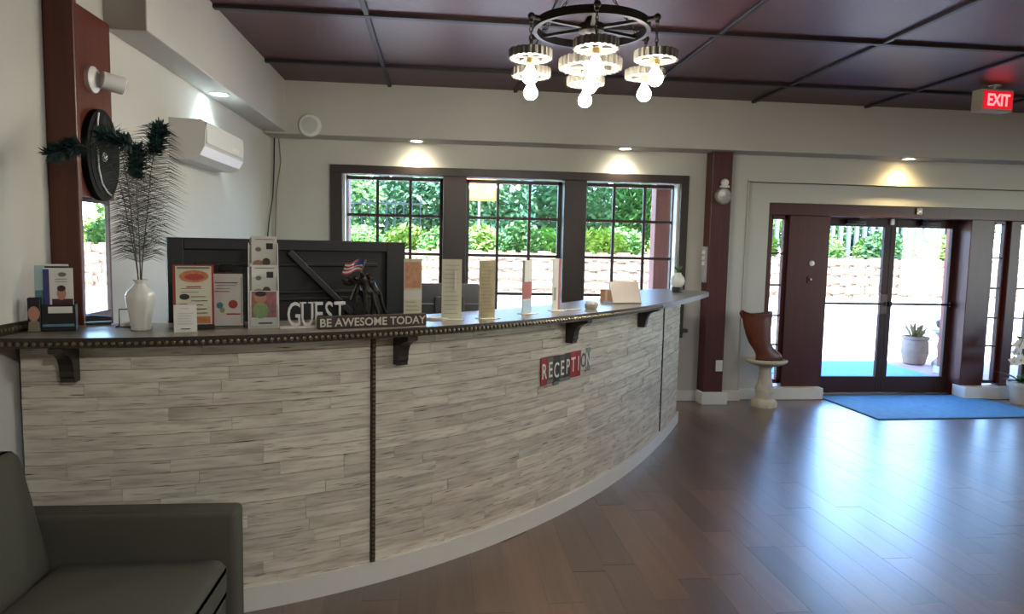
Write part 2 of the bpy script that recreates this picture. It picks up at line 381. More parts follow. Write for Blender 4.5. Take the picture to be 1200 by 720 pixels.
# small left window
w6 = thing('window_6', 'small side window beside the red-brown post', 'window'); w6['kind'] = 'structure'
MB().bbox(XL-.018, XL+.004, LW0, LW0+.02, LWZ0, LWZ1, .002, 1).bbox(XL-.018, XL+.004, LW1-.014, LW1, LWZ0, LWZ1, .002, 1).bbox(XL-.018, XL+.004, LW0, LW1, LWZ1-.02, LWZ1, .002, 1).bbox(XL-.018, XL+.004, LW0, LW1, LWZ0, LWZ0+.28, .002, 1).build('window_frame', M_DRED, w6)
MB().box(XL-.014, XL-.008, LW0+.02, LW1-.014, LWZ0+.28, LWZ1-.02).build('pane', GLASS, w6)

# ------------------------------------------------------------------ posts
post = thing('trim_7', 'red-brown timber post where counter meets wall', 'post', (0, 0, 0)); post['kind'] = 'structure'
MB().bbox(XL, -1.574, 3.215, 3.25, 1.0, CEIL, .006).build('post_board', M_RED, post)
MB().bbox(XL, XL+.03, 3.25, 3.765, LWZ1, 2.72, .005).build('wood_panel', M_RED, post)
pil = thing('trim_8', 'dark red-brown pillar between windows and entrance', 'pillar'); pil['kind'] = 'structure'
MB().bbox(2.815, 3.035, 7.03, 7.21, 0, 2.69, .008).build('pillar_shaft', M_DRED, pil)
MB().bbox(2.795, 3.085, 6.995, 7.21, 0, .135, .008).build('pillar_base', M_TRIMW, pil)

# ------------------------------------------------------------------ entrance
ent = thing('trim_9', 'mahogany entrance frame holding doors and sidelights', 'door frame'); ent['kind'] = 'structure'
MB().bbox(3.585, 7.06, 7.33, 7.47, 2.06, 2.195, .006).build('head_rail', M_DRED, ent)
MB().bbox(3.585, 3.64, 7.33, 7.45, .13, 2.06, .006).build('stile', M_DRED, ent)
MB().bbox(3.86, 4.31, 7.345, 7.45, .13, 2.06, .006).build('wood_panel', M_DRED, ent)
MB().bbox(4.20, 4.37, 7.40, 7.66, 0, 2.19, .006).build('jamb', M_DRED, ent)
MB().bbox(6.045, 6.33, 7.345, 7.45, .14, 2.19, .006).build('wood_panel', M_DRED, ent)
MB().bbox(6.055, 6.2, 7.40, 7.66, 0, 2.19, .006).build('jamb', M_DRED, ent)
MB().bbox(6.53, 6.66, 7.33, 7.45, .14, 2.06, .006).build('stile', M_DRED, ent)
MB().bbox(6.90, 7.06, 7.33, 7.45, .14, 2.06, .006).build('stile', M_DRED, ent)
MB().bbox(4.30, 6.15, 7.45, 7.66, 2.075, 2.19, .006).build('door_head', M_DRED, ent)
MB().bbox(4.30, 6.15, 7.5, 7.72, -.004, .012, .003).build('threshold', M_METAL, ent)
pane_window('window_4', 'narrow five-pane sidelight behind the brown boot', 3.64, 3.86, .16, 2.06, 7.41, [], [.601, .933, 1.28, 1.635], .045, .02, M_DRED)
pane_window('window_5', 'narrow five-pane sidelight beside the entrance post', 6.33, 6.53, .16, 2.06, 7.41, [], [.601, .933, 1.28, 1.635], .04, .02, M_DRED)
pane_window('window_7', 'narrow five-pane sidelight behind the orchid flowers', 6.66, 6.90, .16, 2.06, 7.41, [], [.601, .933, 1.28, 1.635], .04, .02, M_DRED)
M_DOOR = mat('dark_bronze_door', srgb(50, 22, 17), .6, var=.15, vscale=(20, 20, 3))
def leaf_door(name, label, x0, x1, hinge):
    d = thing(name, label, 'door', (0, 0, 0)); d['kind'] = 'structure'
    sw = .065
    MB().bbox(x0, x0+sw, 7.56, 7.61, .015, 2.072, .004, 1).bbox(x1-sw, x1, 7.56, 7.61, .015, 2.072, .004, 1).build('stile', M_DOOR, d)
    MB().bbox(x0+sw, x1-sw, 7.56, 7.61, .015, .205, .004, 1).build('bottom_rail', M_DOOR, d)
    MB().bbox(x0+sw, x1-sw, 7.56, 7.61, 1.965, 2.072, .004, 1).build('top_rail', M_DOOR, d)
    MB().box(x0+sw, x1-sw, 7.582, 7.588, .205, 1.965).build('glass_pane', GLASS, d)
    MB().tube([(x0+sw*.5, 7.535, 1.07), (x1-sw*.5, 7.535, 1.07)], .014, 10).bbox(x0+.015, x0+.05, 7.525, 7.565, 1.04, 1.10, .004, 1).bbox(x1-.05, x1-.015, 7.525, 7.565, 1.04, 1.10, .004, 1).build('push_bar', M_IRON, d, True)
    cl = MB().bbox((x0+x1)/2-.16 if hinge < 0 else (x0+x1)/2-.08, (x0+x1)/2+.08 if hinge < 0 else (x0+x1)/2+.16, 7.50, 7.56, 1.985, 2.045, .008).build('door_closer', M_IRON, d, True)
    MB().tube([((x0+x1)/2, 7.52, 2.05), ((x0+x1)/2+hinge*-.14, 7.42, 2.062), ((x0+x1)/2+hinge*.02, 7.47, 2.066)], .011, 6).build('closer_arm', M_METAL, cl)
    return d
d1 = leaf_door('door_1', 'dark framed glass entrance door next to the lock panel', 4.375, 5.205, -1)
d2 = leaf_door('door_2', 'dark framed glass entrance door nearest the orchid', 5.215, 6.05, 1)
MB().bbox(5.115, 5.20, 7.525, 7.565, .95, 1.19, .006).build('lock_plate', M_DRED, d1)
MB().bbox(5.19, 5.235, 7.535, 7.575, 1.99, 2.06, .004, 1).build('latch', M_WHITE, d1)
s = thing('door_sensor', 'small white sensor on the entrance head rail', 'sensor', (5.37, 7.33, 2.105))
MB().bbox(-.03, .03, -.025, 0, 0, .07, .006).build('sensor_body', M_WHITE, s, True)
MB().sphere((0, -.028, .025), .016, 10, 6).build('sensor_lens', M_PAPER, s, True)
s = thing('door_button', 'round white door release button on mahogany panel', 'button', (4.14, 7.345, 1.53))
MB().lathe([(.03, 0), (.03, -.012), (.024, -.016), (.005, -.018)], 20, ax='y').build('button_face', M_WHITE, s, True)
s = thing('door_lock', 'square metal lock plate below the white button', 'lock', (4.13, 7.345, 1.35))
MB().bbox(-.03, .03, -.01, 0, -.04, .04, .004).build('lock_cover', M_DRED, s)
MB().lathe([(.014, -.008), (.014, -.02), (.003, -.022)], 14, ax='y').build('key_cylinder', M_METAL, s, True)

# ------------------------------------------------------------------ reception counter
ZT0, ZT1 = 1.222, 1.262
counter = thing('reception_counter', 'long curved reception counter clad in whitewashed wood strips', 'counter', (0, 0, 0))
def curved(s0, s1, o0, o1, z0, z1, step=.09, mb=None):
    mb = mb or MB(); n = max(1, int(math.ceil((s1-s0)/step))); o = len(mb.v)
    for i in range(n+1):
        q = s0+(s1-s0)*i/n
        for off, z in ((o0, z0), (o1, z0), (o1, z1), (o0, z1)): mb.v.append(cp(q, off, z))
    for i in range(n):
        a, b = o+4*i, o+4*i+4
        for k in range(4): mb.f.append((a+k, a+(k+1) % 4, b+(k+1) % 4, b+k))
    mb.f.append((o, o+3, o+2, o+1)); e = o+4*n; mb.f.append((e, e+1, e+2, e+3)); return mb
curved(.03, SEND, -.12, -.034, 0, ZT0-.001).build('carcass', M_ESP, counter, True)
# wood strips
def strip(s0, s1, z0, z1, proud):
    n = max(1, int(math.ceil((s1-s0)/.09))); v, f, u = [], [], []
    for i in range(n+1):
        q = s0+(s1-s0)*i/n
        for off, z in ((-.034, z0), (proud-.0015, z0), (proud, z0+.0015), (proud, z1-.0015), (proud-.0015, z1), (-.034, z1)):
            v.append(cp(q, off, z)); u.append((q, z))
    for i in range(n):
        a, b = 6*i, 6*i+6
        for k in range(5): f.append((a+k, a+k+1, b+k+1, b+k))
    f.append(tuple(range(6))); f.append(tuple(6*n+k for k in reversed(range(6))))
    me = bpy.data.meshes.new('wood_strip'); me.from_pydata(v, [], f)
    bm = bmesh.new(); bm.from_mesh(me); bmesh.ops.recalc_face_normals(bm, faces=bm.faces); bm.to_mesh(me); bm.free()
    ul = me.uv_layers.new(name='UVMap')
    for lp in me.loops: ul.data[lp.index].uv = u[lp.vertex_index]
    me.materials.append(WASH); return me
NR = 20; RH = (ZT0-.10)/NR
secs = ((.03, 1.440), (1.466, 4.664), (4.680, SEND))
for r in range(NR):
    z0 = .10+r*RH
    for a, b in secs:
        q = a
        first = True
        while q < b-.01:
            L = random.uniform(.2, .72)
            if first: L *= random.uniform(.3, 1); first = False
            e = q+L
            if b-e < .12: e = b
            add('wood_strip', strip(q+.0005, e-.0005, z0+.0006, z0+RH-.0006, random.uniform(-.0225, -.0185)), counter)
            q = e
curved(.03, SEND+.01, -.034, 0, 0, .105).build('base_moulding', M_TRIMW, counter, True)
# end return of the counter
e = cp(SEND, 0); an = cang(SEND)
mb = MB().bbox(-.09, -.03, .03, .5, 0, ZT0-.001, .004)
mb.xf(Matrix.Translation((e[0], e[1], 0)) @ Matrix.Rotation(an, 4, 'Z')).build('end_panel', WASH, counter)
# divider strips
def dome(c, nrm, r, mb, n=6):
    nrm = Vector(nrm); a = nrm.orthogonal().normalized(); b = nrm.cross(a); o = len(mb.v)
    for rr, h in ((r, 0), (r*.75, r*.55)):
        for k in range(n):
            t = 2*math.pi*k/n; mb.v.append(tuple(Vector(c)+(a*math.cos(t)+b*math.sin(t))*rr+nrm*h))
    mb.v.append(tuple(Vector(c)+nrm*r*.8))
    for k in range(n):
        mb.f.append((o+k, o+(k+1) % n, o+n+(k+1) % n, o+n+k)); mb.f.append((o+n+k, o+n+(k+1) % n, o+2*n))
M_NAIL = mat('antique_nailhead', srgb(118, 104, 84), .35, .8, var=.2)
dv = curved(1.442, 1.464, -.034, -.012, .105, ZT0).build('divider_strip', M_ESP, counter)
nb = MB(); q = curve(1.453)
z = .115
while z < 1.21: dome(cp(1.453, -.012, z), (q[3], -q[2], 0), .0085, nb); z += .0215
tag(nb.build('nailheads', M_NAIL, dv, True), kind='stuff')
curved(4.666, 4.678, -.034, -.012, .105, ZT0).build('divider_strip', M_ESP, counter)
# corbels
def corbel(sc, w=.052):
    prof = [(0, 0), (.155, 0), (.155, -.018), (.135, -.026), (.105, -.034), (.08, -.05), (.066, -.075), (.06, -.105), (.06, -.125), (.052, -.135), (.052, -.15), (0, -.15)]
    mb = MB().prism([(a, b) for a, b in prof], -w/2, w/2, 'xz')
    x, y, tx, ty = curve(sc)
    m4 = Matrix(((ty, tx, 0, 0), (-tx, ty, 0, 0), (0, 0, 1, 0), (0, 0, 0, 1)))
    p = cp(sc, -.02, ZT0-.001)
    return mb.xf(Matrix.Translation(p) @ m4).build('corbel', M_ESP, counter)
for sc in (.215, 1.585, 2.86, 3.955): corbel(sc)

# worktop
top = thing('countertop', 'curved grey weathered wood countertop with studded edge', 'countertop', (0, 0, 0))
INN = -.385
def over(q): return .115+.03*q/5.5+max(0, q-3.0)*.032
def sections(d=0.0):
    L = []
    n = 60
    for i in range(n+1):
        q = SEND*i/n
        a, b = Vector(cp(q, over(q)+d)), Vector(cp(q, INN))
        a.x, b.x = max(a.x, XL+.002), max(b.x, XL+.002)
        L.append((a, b, q))
    tx, ty = curve(SEND)[2:]; t = Vector((tx, ty, 0)); a, b, q = L[-1]; c = (a+b)/2; h = (a-b)/2
    for i in range(1, 9):
        k = i/8; L.append((c+t*.26*k+h*math.sqrt(max(0, 1-k**2.6)), c+t*.26*k-h*math.sqrt(max(0, 1-k**2.6))*.999, q+.26*k))
    return L
def slab(z0, z1, name, m, d=0.0):
    v, f, u = [], [], []; L = sections(d)
    for a, b, q in L:
        w = (a-b).length
        for p, z, k in ((a, z0, 0), (a, z1, 0), (b, z1, w), (b, z0, w)): v.append((p.x, p.y, z)); u.append((q, k))
    for i in range(len(L)-1):
        a, b = 4*i, 4*i+4
        for k in range(4): f.append((a+k, a+(k+1) % 4, b+(k+1) % 4, b+k))
    f.append((0, 3, 2, 1)); f.append(tuple(4*(len(L)-1)+k for k in range(4)))
    me = bpy.data.meshes.new(name); me.from_pydata(v, [], f)
    bm = bmesh.new(); bm.from_mesh(me); bmesh.ops.recalc_face_normals(bm, faces=bm.faces); bm.to_mesh(me); bm.free()
    ul = me.uv_layers.new(name='UVMap')
    for lp in me.loops: ul.data[lp.index].uv = u[lp.vertex_index]
    me.materials.append(m); return add(name, me, top)
slab(ZT0, ZT1, 'slab', M_TOP)
ed = MB(); L = sections(.006)
o = 0
for a, b, q in L[:-1]:
    nrm = (a-b).normalized(); a2 = a-nrm*.006
    for p, z in ((a2, ZT0), (a, ZT0), (a, ZT1-.001), (a2, ZT1-.001)): ed.v.append((p.x, p.y, z))
for i in range(len(L)-2):
    for k in range(4): ed.f.append((4*i+k, 4*i+(k+1) % 4, 4*i+4+(k+1) % 4, 4*i+4+k))
edge = ed.build('edge_band', M_ESP, top, True)
nb = MB(); q = .02
while q < 3.9:
    dome(cp(q, over(q)+.007, (ZT0+ZT1)/2-.003), (curve(q)[3], -curve(q)[2], 0), .0115, nb); q += .0255
tag(nb.build('nailheads', M_NAIL, edge, True), kind='stuff')
nb = MB(); y = 2.80
tb = struct(MB().bbox(XL, XL+.014, 2.785, 3.21, ZT1, ZT1+.042, .003, 1).build('trim_10', M_ESP), 'studded dark trim strip on the wall above the countertop', 'trim')
while y < 3.2: dome((XL+.014, y, ZT1+.021), (1, 0, 0), .0105, nb); y += .024
tag(nb.build('nailheads', M_NAIL, tb, True), kind='stuff')

# lower working desk behind the counter
desk = thing('inner_desk', 'low grey work desk tucked behind the counter', 'desk', (0, 0, 0))
curved(.15, 3.6, -1.0, -.30, .72, .755).build('desktop', M_TOP, desk)
for q in (.4, 1.4, 2.4, 3.3): MB().bbox(-.025, .025, -.025, .025, 0, .72, .004).xf(Matrix.Translation(cp(q, -.9))).build('leg', M_ESP, desk)

# ------------------------------------------------------------------ reception lettering
sgn = thing('reception_sign', 'wall sign of mismatched number-plate letters reading RECEPTION', 'sign', cp(2.86, -.012, .92))
cols = [(150, 40, 38), (96, 84, 74), (44, 42, 40), (70, 66, 58), (54, 46, 40), (168, 36, 36), (150, 34, 34), (206, 202, 190), (128, 130, 120)]
lcol = [(235, 230, 222)]*7+[(90, 86, 80), (228, 226, 214)]
for i, ch in enumerate('RECEPTION'):
    q = 2.585+.0605*(i+.5); p = Vector(cp(q, -.0165, 0)); base = Vector(sgn.location)
    hgt = (.168, .162, .178, .164, .168, .162, .162, .13, .15)[i]; lift = (0, .004, -.006, 0, .002, .006, .006, .018, .016)[i]
    z = .945+lift
    t = MB().bbox(-.030, .030, -.005, 0, -hgt/2, hgt/2, .0015, 1).build('letter_plate', mat('plate_%d' % i, srgb(*cols[i]), .45, .2, var=.25, vscale=(40, 40, 40)), sgn)
    t.location = (p.x-base.x, p.y-base.y, z-base.z-.025); t.rotation_euler = (0, 0, cang(q))
    lt = add('letter', text_mesh(ch, .13, .0012, mat('plate_ink_%d' % (i if i > 6 else 0), srgb(*lcol[i]), .5), .001, .62), t, (0, -.006, -.043))
    if i in (1, 2, 3, 4): MB().bbox(-.029, .029, -.007, -.004, -hgt/2+.004, -hgt/2+.02, .001, 1).build('plate_strip', M_INKG, t)

# ------------------------------------------------------------------ armchair
ch = thing('armchair', 'olive grey upholstered armchair standing against the counter', 'armchair', (-1.20, 2.25, 0))
def soft(mb, x0, x1, y0, y1, z0, z1, b): mb.bbox(x0, x1, y0, y1, z0, z1, b, 4); return mb
ox, oy = 1.20, -2.25
def abox(name, x0, x1, y0, y1, z0, z1, b, puff=0):
    bm = bmesh.new(); bmesh.ops.create_cube(bm, size=1)
    bmesh.ops.subdivide_edges(bm, edges=bm.edges[:], cuts=5, use_grid_fill=True)
    for v in bm.verts:
        c = v.co*2
        k = 1+puff*(1-c.x**2)*(1-c.y**2)*abs(c.z)
        v.co = Vector(((x0+x1)/2+ox+c.x*(x1-x0)/2, (y0+y1)/2+oy+c.y*(y1-y0)/2, (z0+z1)/2+c.z*k*(z1-z0)/2))
    be = [e for e in bm.edges if len(e.link_faces) == 2 and e.calc_face_angle(0) > .9]
    bmesh.ops.bevel(bm, geom=be, offset=b, segments=4, profile=.5, affect='EDGES')
    return MB().bm(bm).build(name, M_CHAIR, ch, True)
abox('arm', -1.62, -.765, 2.625, 2.745, .10, .622, .022)
abox('arm', -1.62, -.765, 1.66, 1.78, .10, .622, .022)
abox('seat_base', -1.60, -.80, 1.775, 2.63, .10, .30, .015)
abox('seat_cushion', -1.40, -.785, 1.785, 2.62, .29, .455, .045, .16)
bk = MB()
bk_m = bmesh.new(); bmesh.ops.create_cube(bk_m, size=1); bmesh.ops.subdivide_edges(bk_m, edges=bk_m.edges[:], cuts=5, use_grid_fill=True)
for v in bk_m.verts:
    c = v.co*2; zz = .40+(c.z+1)/2*.48; k = 1+.25*(1-c.y**2)*(1-c.z**2)*abs(c.x)
    v.co = Vector((-1.475-(zz-.40)*.22+c.x*k*.075+ox, 2.20+c.y*.42+oy, zz))
be = [e for e in bk_m.edges if len(e.link_faces) == 2 and e.calc_face_angle(0) > .9]
bmesh.ops.bevel(bk_m, geom=be, offset=.04, segments=4, profile=.5, affect='EDGES')
bk.bm(bk_m).build('back_cushion', M_CHAIR, ch, True)
abox('backrest', -1.68, -1.56, 1.70, 2.70, .10, .80, .03)
for x in (-1.58, -.84):
    for y in (1.74, 2.66): MB().lathe([(.02, 0), (.028, .10)], 12, (x+ox, y+oy, 0)).build('leg', M_ESP, ch)

# ------------------------------------------------------------------ chandelier
CC = Vector((.823, 3.9, 2.872)); RR = .315; PR = .385; ZG = 2.652
chd = thing('chandelier', 'iron wheel chandelier hung with gears and bare bulbs', 'chandelier', CC)
ring = MB()
n = 64; o = 0
for k in range(n):
    a = 2*math.pi*k/n
    for r, z in ((RR-.012, -.022), (RR+.012, -.022), (RR+.012, .022), (RR-.012, .022)): ring.v.append((r*math.cos(a), r*math.sin(a), z))
for k in range(n):
    for j in range(4): ring.f.append((4*k+j, 4*k+(j+1) % 4, 4*((k+1) % n)+(j+1) % 4, 4*((k+1) % n)+j))
ring.build('ring', M_IRON, chd)
MB().lathe([(.05, -.03), (.07, -.02), (.07, .02), (.045, .03), (.03, .06)], 24).build('hub', M_IRON, chd, True)
angs = [R(a) for a in (-98, -38, 22, 82, 142, 202)]
def gear_mesh(r, teeth, th, name):
    mb = MB(); n = teeth*4; inner = r*.74
    prof = []
    for k in range(n):
        a = 2*math.pi*k/n; rr = r if k % 4 in (0, 1) else r*.91; prof.append((rr, a))
    for k in range(n):
        rr, a = prof[k]
        for q, z in ((rr, 0), (rr, th), (inner, th), (inner, 0)): mb.v.append((q*math.cos(a), q*math.sin(a), z))
    for k in range(n):
        for j in range(4): mb.f.append((4*k+j, 4*k+(j+1) % 4, 4*((k+1) % n)+(j+1) % 4, 4*((k+1) % n)+j))
    mb.lathe([(r*.27, .004), (r*.27, th*.7)], 20)
    for k in range(5):
        a = 2*math.pi*k/5; ca, sa = math.cos(a), math.sin(a)
        m4 = Matrix.Rotation(a, 4, 'Z')
        b2 = MB().box(r*.22, inner+.004, -r*.085, r*.085, .006, th*.6).xf(m4); mb.add(b2.v, b2.f)
    return mb.mesh(name, M_GEAR)
G1, G2 = gear_mesh(.117, 22, .045, 'gear'), gear_mesh(.178, 30, .05, 'gear')
M_BULB = mat('lit_bulb', (1, .93, .74, 1), .3, emit=120, ecol=(1, .93, .78, 1))
M_SOCK = mat('brass_socket', srgb(150, 128, 80), .35, .8, var=.1)
bp = [(.004, -.118), (.018, -.114), (.031, -.1), (.037, -.08), (.034, -.058), (.022, -.034), (.015, -.02), (.013, 0)]
bulbm = MB().lathe(bp, 20).mesh('bulb', M_BULB, True)
sockm = MB().lathe([(.02, 0), (.022, .004), (.022, .03), (.016, .036)], 16).mesh('socket', M_SOCK, True)
def chain(p0, p1, mb, lw=.016, lh=.034):
    p0, p1 = Vector(p0), Vector(p1); L = (p1-p0).length; k = max(1, int(L/(lh*.72))); d = (p1-p0)/k
    t = d.normalized(); a = t.orthogonal().normalized(); b = t.cross(a)
    for i in range(k):
        c = p0+d*(i+.5); u = a if i % 2 else b
        pts = [c+u*math.cos(q)*lw/2+t*math.sin(q)*lh/2 for q in [2*math.pi*j/10 for j in range(11)]]
        mb.tube(pts, .0026, 5, False)
def pendant(x, y, gm, ztop, sock_h=.02):
    g = add('gear', gm, chd, (x, y, ZG-CC.z), (0, 0, random.random()))
    add('socket', sockm, g, (0, 0, -.026)); add('bulb', bulbm, g, (0, 0, -.022), scale=(1.12, 1.12, .95))
    mb = MB(); top_ = ztop-(ZG-CC.z); th = .045
    rr = .06 if gm is G1 else .1
    mb.tube([(0, 0, th*.5), (0, 0, th+.05)], .006, 8)
    chain((0, 0, th+.045), (0, 0, top_), mb)
    mb.build('chain', M_IRON, g); return g
for k, a in enumerate(angs):
    ca, sa = math.cos(a), math.sin(a)
    MB().box(.05, RR-.01, -.012, .012, -.008, .008).xf(Matrix.Rotation(a, 4, 'Z')).build('spoke', M_IRON, chd)
    MB().tube([(RR*ca, RR*sa, 0), ((PR-.02)*ca, (PR-.02)*sa, 0), (PR*ca, PR*sa, -.008), (PR*ca, PR*sa, -.03)], [.013, .013, .014, .010], 10).sphere((PR*ca, PR*sa, .002), .02, 12, 8).build('arm', M_IRON, chd, True)
    pendant(PR*ca, PR*sa, G1, -.028)
pendant(0, 0, G2, -.028)
mb = MB()
hang = []
for a in (R(-98), R(22), R(142)):
    c = MB(); chain((RR*math.cos(a), RR*math.sin(a), .02), (.05*math.cos(a), .05*math.sin(a), CEIL-CC.z-.035), c); c.build('hanging_chain', M_IRON, chd)
MB().lathe([(.075, CEIL-CC.z-.001), (.075, CEIL-CC.z-.012), (.05, CEIL-CC.z-.03), (.01, CEIL-CC.z-.04)], 24).build('canopy', M_IRON, chd, True)

# ------------------------------------------------------------------ recessed downlights
def downlight(name, label, x, y, z, watt, col, r=.055, size=R(140), blend=1):
    t = thing(name, label, 'downlight', (x, y, z), group='recessed ceiling downlights')
    MB().lathe([(r+.018, .0), (r+.018, -.006), (r+.008, -.009), (r, -.003), (r, .0)], 24).build('trim_ring', M_WHITE, t, True)
    MB().lathe([(r, -.0035), (r*.8, -.006), (.004, -.008)], 24).build('lens', mat('downlight_lens_'+str(round(col[2], 2)), (*col, 1), .4, emit=30, ecol=(*col, 1)), t, True)
    l = bpy.data.lights.new('downlight_beam', 'SPOT'); l.energy = watt; l.color = col; l.spot_size = size; l.spot_blend = blend; l.shadow_soft_size = .04
    o = bpy.data.objects.new('downlight_beam', l); COL.objects.link(o); o.parent = t; o.location = (0, 0, -.02)
downlight('downlight', 'recessed downlight glowing above the window beside black screen', -.25, 7.04, 2.68, 20, (1, .9, .66))
downlight('downlight', 'recessed downlight glowing above the window nearest the pillar', 1.88, 7.04, 2.68, 20, (1, .9, .66))
downlight('downlight', 'recessed downlight with amber glow above the entrance', 5.0, 7.04, 2.68, 26, (1, .74, .34))
downlight('downlight', 'cool white recessed downlight above the air conditioner', -1.595, 5.25, 2.70, 34, (.72, .93, 1))
# fill lamps added out of view to brighten the lobby
for k, (x, y) in enumerate(((1.3, -1.2), (4.8, -1.2), (4.8, 2.0), (7.6, 3.4))):
    t = thing('fill_lamp', ('unseen round fill lamp added over the lobby in front of the counter', 'unseen round fill lamp added over the rear of the lobby', 'unseen round fill lamp added between the counter and entrance', 'unseen round fill lamp added by the side opening of the lobby')[k], 'lamp', (x, y, CEIL), group='added lobby fill lamps')
    MB().lathe([(.2, 0), (.2, -.03), (.185, -.05), (.01, -.05)], 32).build('fill_lamp_body', M_WHITE, t, True)
    l = bpy.data.lights.new('fill_light', 'AREA'); l.shape = 'DISK'; l.size = .36; l.energy = (64, 52, 28, 16)[k]; l.color = (1, .96, .9)
    o = bpy.data.objects.new('fill_light', l); COL.objects.link(o); o.parent = t; o.location = (0, 0, -.06)

# ------------------------------------------------------------------ fittings on walls and ceiling
ac = thing('air_conditioner', 'white wall mounted split air conditioner under the bulkhead', 'air conditioner', (XL, 4.58, 2.16))
prof = [(0, 0), (.12, -.005), (.185, .025), (.215, .08), (.22, .20), (.20, .245), (0, .25)]
MB().prism(prof, 0, .86, 'xz').build('housing', mat('grey_white_plastic', srgb(206, 204, 202), .4, var=.02), ac)
MB().bbox(.219, .224, .03, .83, .10, .235, .002, 1).build('front_panel', M_WHITE, ac)
for k in range(3):
    z = .012+k*.018; MB().box(.135+k*.024, .145+k*.024, .05, .81, z, z+.012).build('louver', M_WHITE, ac)
MB().bbox(.222, .226, .55, .72, .115, .15, .001, 1).build('display', mat('pale_display', srgb(236, 238, 226), .3, var=.02), ac)
# black oval mirror on the wood panel
ov = thing('oval_mirror', 'black oval framed mirror hung on the red-brown panel', 'mirror', (XL+.03, 3.60, 2.05))
def ell(ry, rz, n=36): return [(ry*math.cos(2*math.pi*k/n), rz*math.sin(2*math.pi*k/n)) for k in range(n)]
MB().prism(ell(.165, .22), 0, .03, 'yz').build('mirror_frame', mat('matt_black', srgb(14, 13, 13), .7, spec=.2), ov)
MB().prism(ell(.135, .19), .03, .033, 'yz').build('mirror_glass', mat('dark_mirror_glass', srgb(11, 11, 12), .5, spec=.15), ov)
cv = thing('hanging_cord', 'thin white cord looped in front of the oval mirror', 'cord', (XL+.0665, 3.56, 2.2))
MB().tube([(-.002, -.01, .045), (0, -.028, 0), (0, -.035, -.12), (0, -.03, -.22), (0, 0, -.29), (.0, .05, -.325), (0, .09, -.34)], .0045, 6).build('cord', M_WHITE, cv, True)
MB().sphere((0, .03, -.16), .02, 10, 7, (.6, 1, 1.2)).build('cord_toggle', M_WHITE, cv, True)
# security camera on the post
sc_ = thing('security_camera', 'white bullet security camera on the red-brown panel', 'camera', (XL+.03, 3.55, 2.40))
MB().lathe([(.062, 0), (.062, .02), (.045, .035), (.02, .04)], 24, ax='x').build('mount', M_WHITE, sc_, True)
d = MB().lathe([(.036, -.05), (.042, -.045), (.042, .05), (.036, .055)], 20, ax='x')
d.xf(Matrix.Translation((.085, .03, -.005)) @ Matrix.Rotation(R(42), 4, 'Z') @ Matrix.Rotation(R(8), 4, 'Y'))
cb = d.build('camera_body', M_WHITE, sc_, True)
MB().lathe([(.03, 0), (.028, .004), (.004, .005)], 16, ax='x').xf(Matrix.Translation((.085, .03, -.005)) @ Matrix.Rotation(R(42), 4, 'Z') @ Matrix.Rotation(R(8), 4, 'Y') @ Matrix.Translation((.055, 0, 0))).build('lens', M_INK, cb, True)
# round disc on the bulkhead
sp = thing('wall_speaker', 'round white speaker disc on the bulkhead corner', 'speaker', (-1.26, 6.9, 2.765))
MB().lathe([(.108, 0), (.108, -.02), (.1, -.032), (.085, -.036)], 32, ax='y').build('rim', M_WHITE, sp, True)
MB().lathe([(.085, -.035), (.05, -.039), (.003, -.04)], 32, ax='y').build('grille', mat('speaker_grille', srgb(206, 206, 204), .7, bump=.6, bscale=500, var=.03), sp, True)
# cables in the corner
tag(MB().tube([(-1.66, 7.19, 2.68), (-1.665, 7.185, 2.4), (-1.672, 7.15, 2.1), (-1.68, 7.02, 1.85), (-1.685, 6.95, 1.62), (-1.687, 6.95, .3), (-1.687, 6.95, .02)], .007, 6).build('black_cable', M_INK, None, True), 'black cable hanging down in the wall corner', 'cable')
tag(MB().tube([(-1.62, 7.193, 2.68), (-1.60, 7.19, 2.45), (-1.645, 7.19, 2.15), (-1.66, 7.185, 1.7), (-1.66, 7.185, .02)], .005, 6).build('grey_cable', M_INKG, None, True), 'thin grey cable beside the black cable in corner', 'cable')
# exit sign
ex = thing('exit_sign', 'red lit EXIT sign hanging from the dark ceiling', 'sign', (4.93, 5.85, 2.945), R(4))
MB().bbox(-.16, .16, -.045, .075, 0, .195, .006).build('housing', mat('sign_housing', srgb(196, 186, 166), .5, var=.03), ex)
MB().bbox(-.15, .15, -.051, -.044, .02, .175, .003, 1).build('face', mat('exit_red_face', srgb(190, 16, 30), .4, emit=.55, ecol=srgb(220, 14, 36)), ex)
add('lettering', text_mesh('EXIT', .145, .002, mat('exit_letter', srgb(255, 120, 120), .4, emit=2.2, ecol=srgb(255, 96, 100)), .003, .78), ex, (0, -.053, .048))
MB().tube([(0, 0, .194), (0, 0, .236)], .012, 10).lathe([(.05, .225), (.05, .234)], 20).build('ceiling_mount', M_WHITE, ex)
# pillar fittings
k_ = thing('keypad', 'grey alarm keypad strip on the pillar side', 'keypad', (2.815, 7.10, 1.50))
MB().bbox(-.03, 0, -.05, .05, -.19, .19, .006).build('keypad_body', mat('grey_plastic', srgb(172, 174, 174), .4, var=.03), k_)
for z in (.11, .05, -.01): MB().bbox(-.036, -.028, -.035, .035, z, z+.04, .003, 1).build('key_panel', M_WHITE, k_)
ms = thing('motion_sensor', 'white motion sensor dome above clear disc on pillar', 'sensor', (2.945, 7.03, 2.36))
MB().sphere((0, -.02, .0), .042, 16, 10).build('sensor_dome', M_WHITE, ms, True)
MB().lathe([(.085, -.002), (.085, -.03), (.07, -.045), (.01, -.05)], 28, (-.01, 0, -.14), 'y').build('disc', mat('frosted_grey', srgb(168, 166, 160), .25, .3, var=.2, vscale=(30, 30, 30)), ms, True)
MB().bbox(-.05, .05, -.035, -.001, -.05, -.03, .003, 1).build('bracket', M_WHITE, ms)
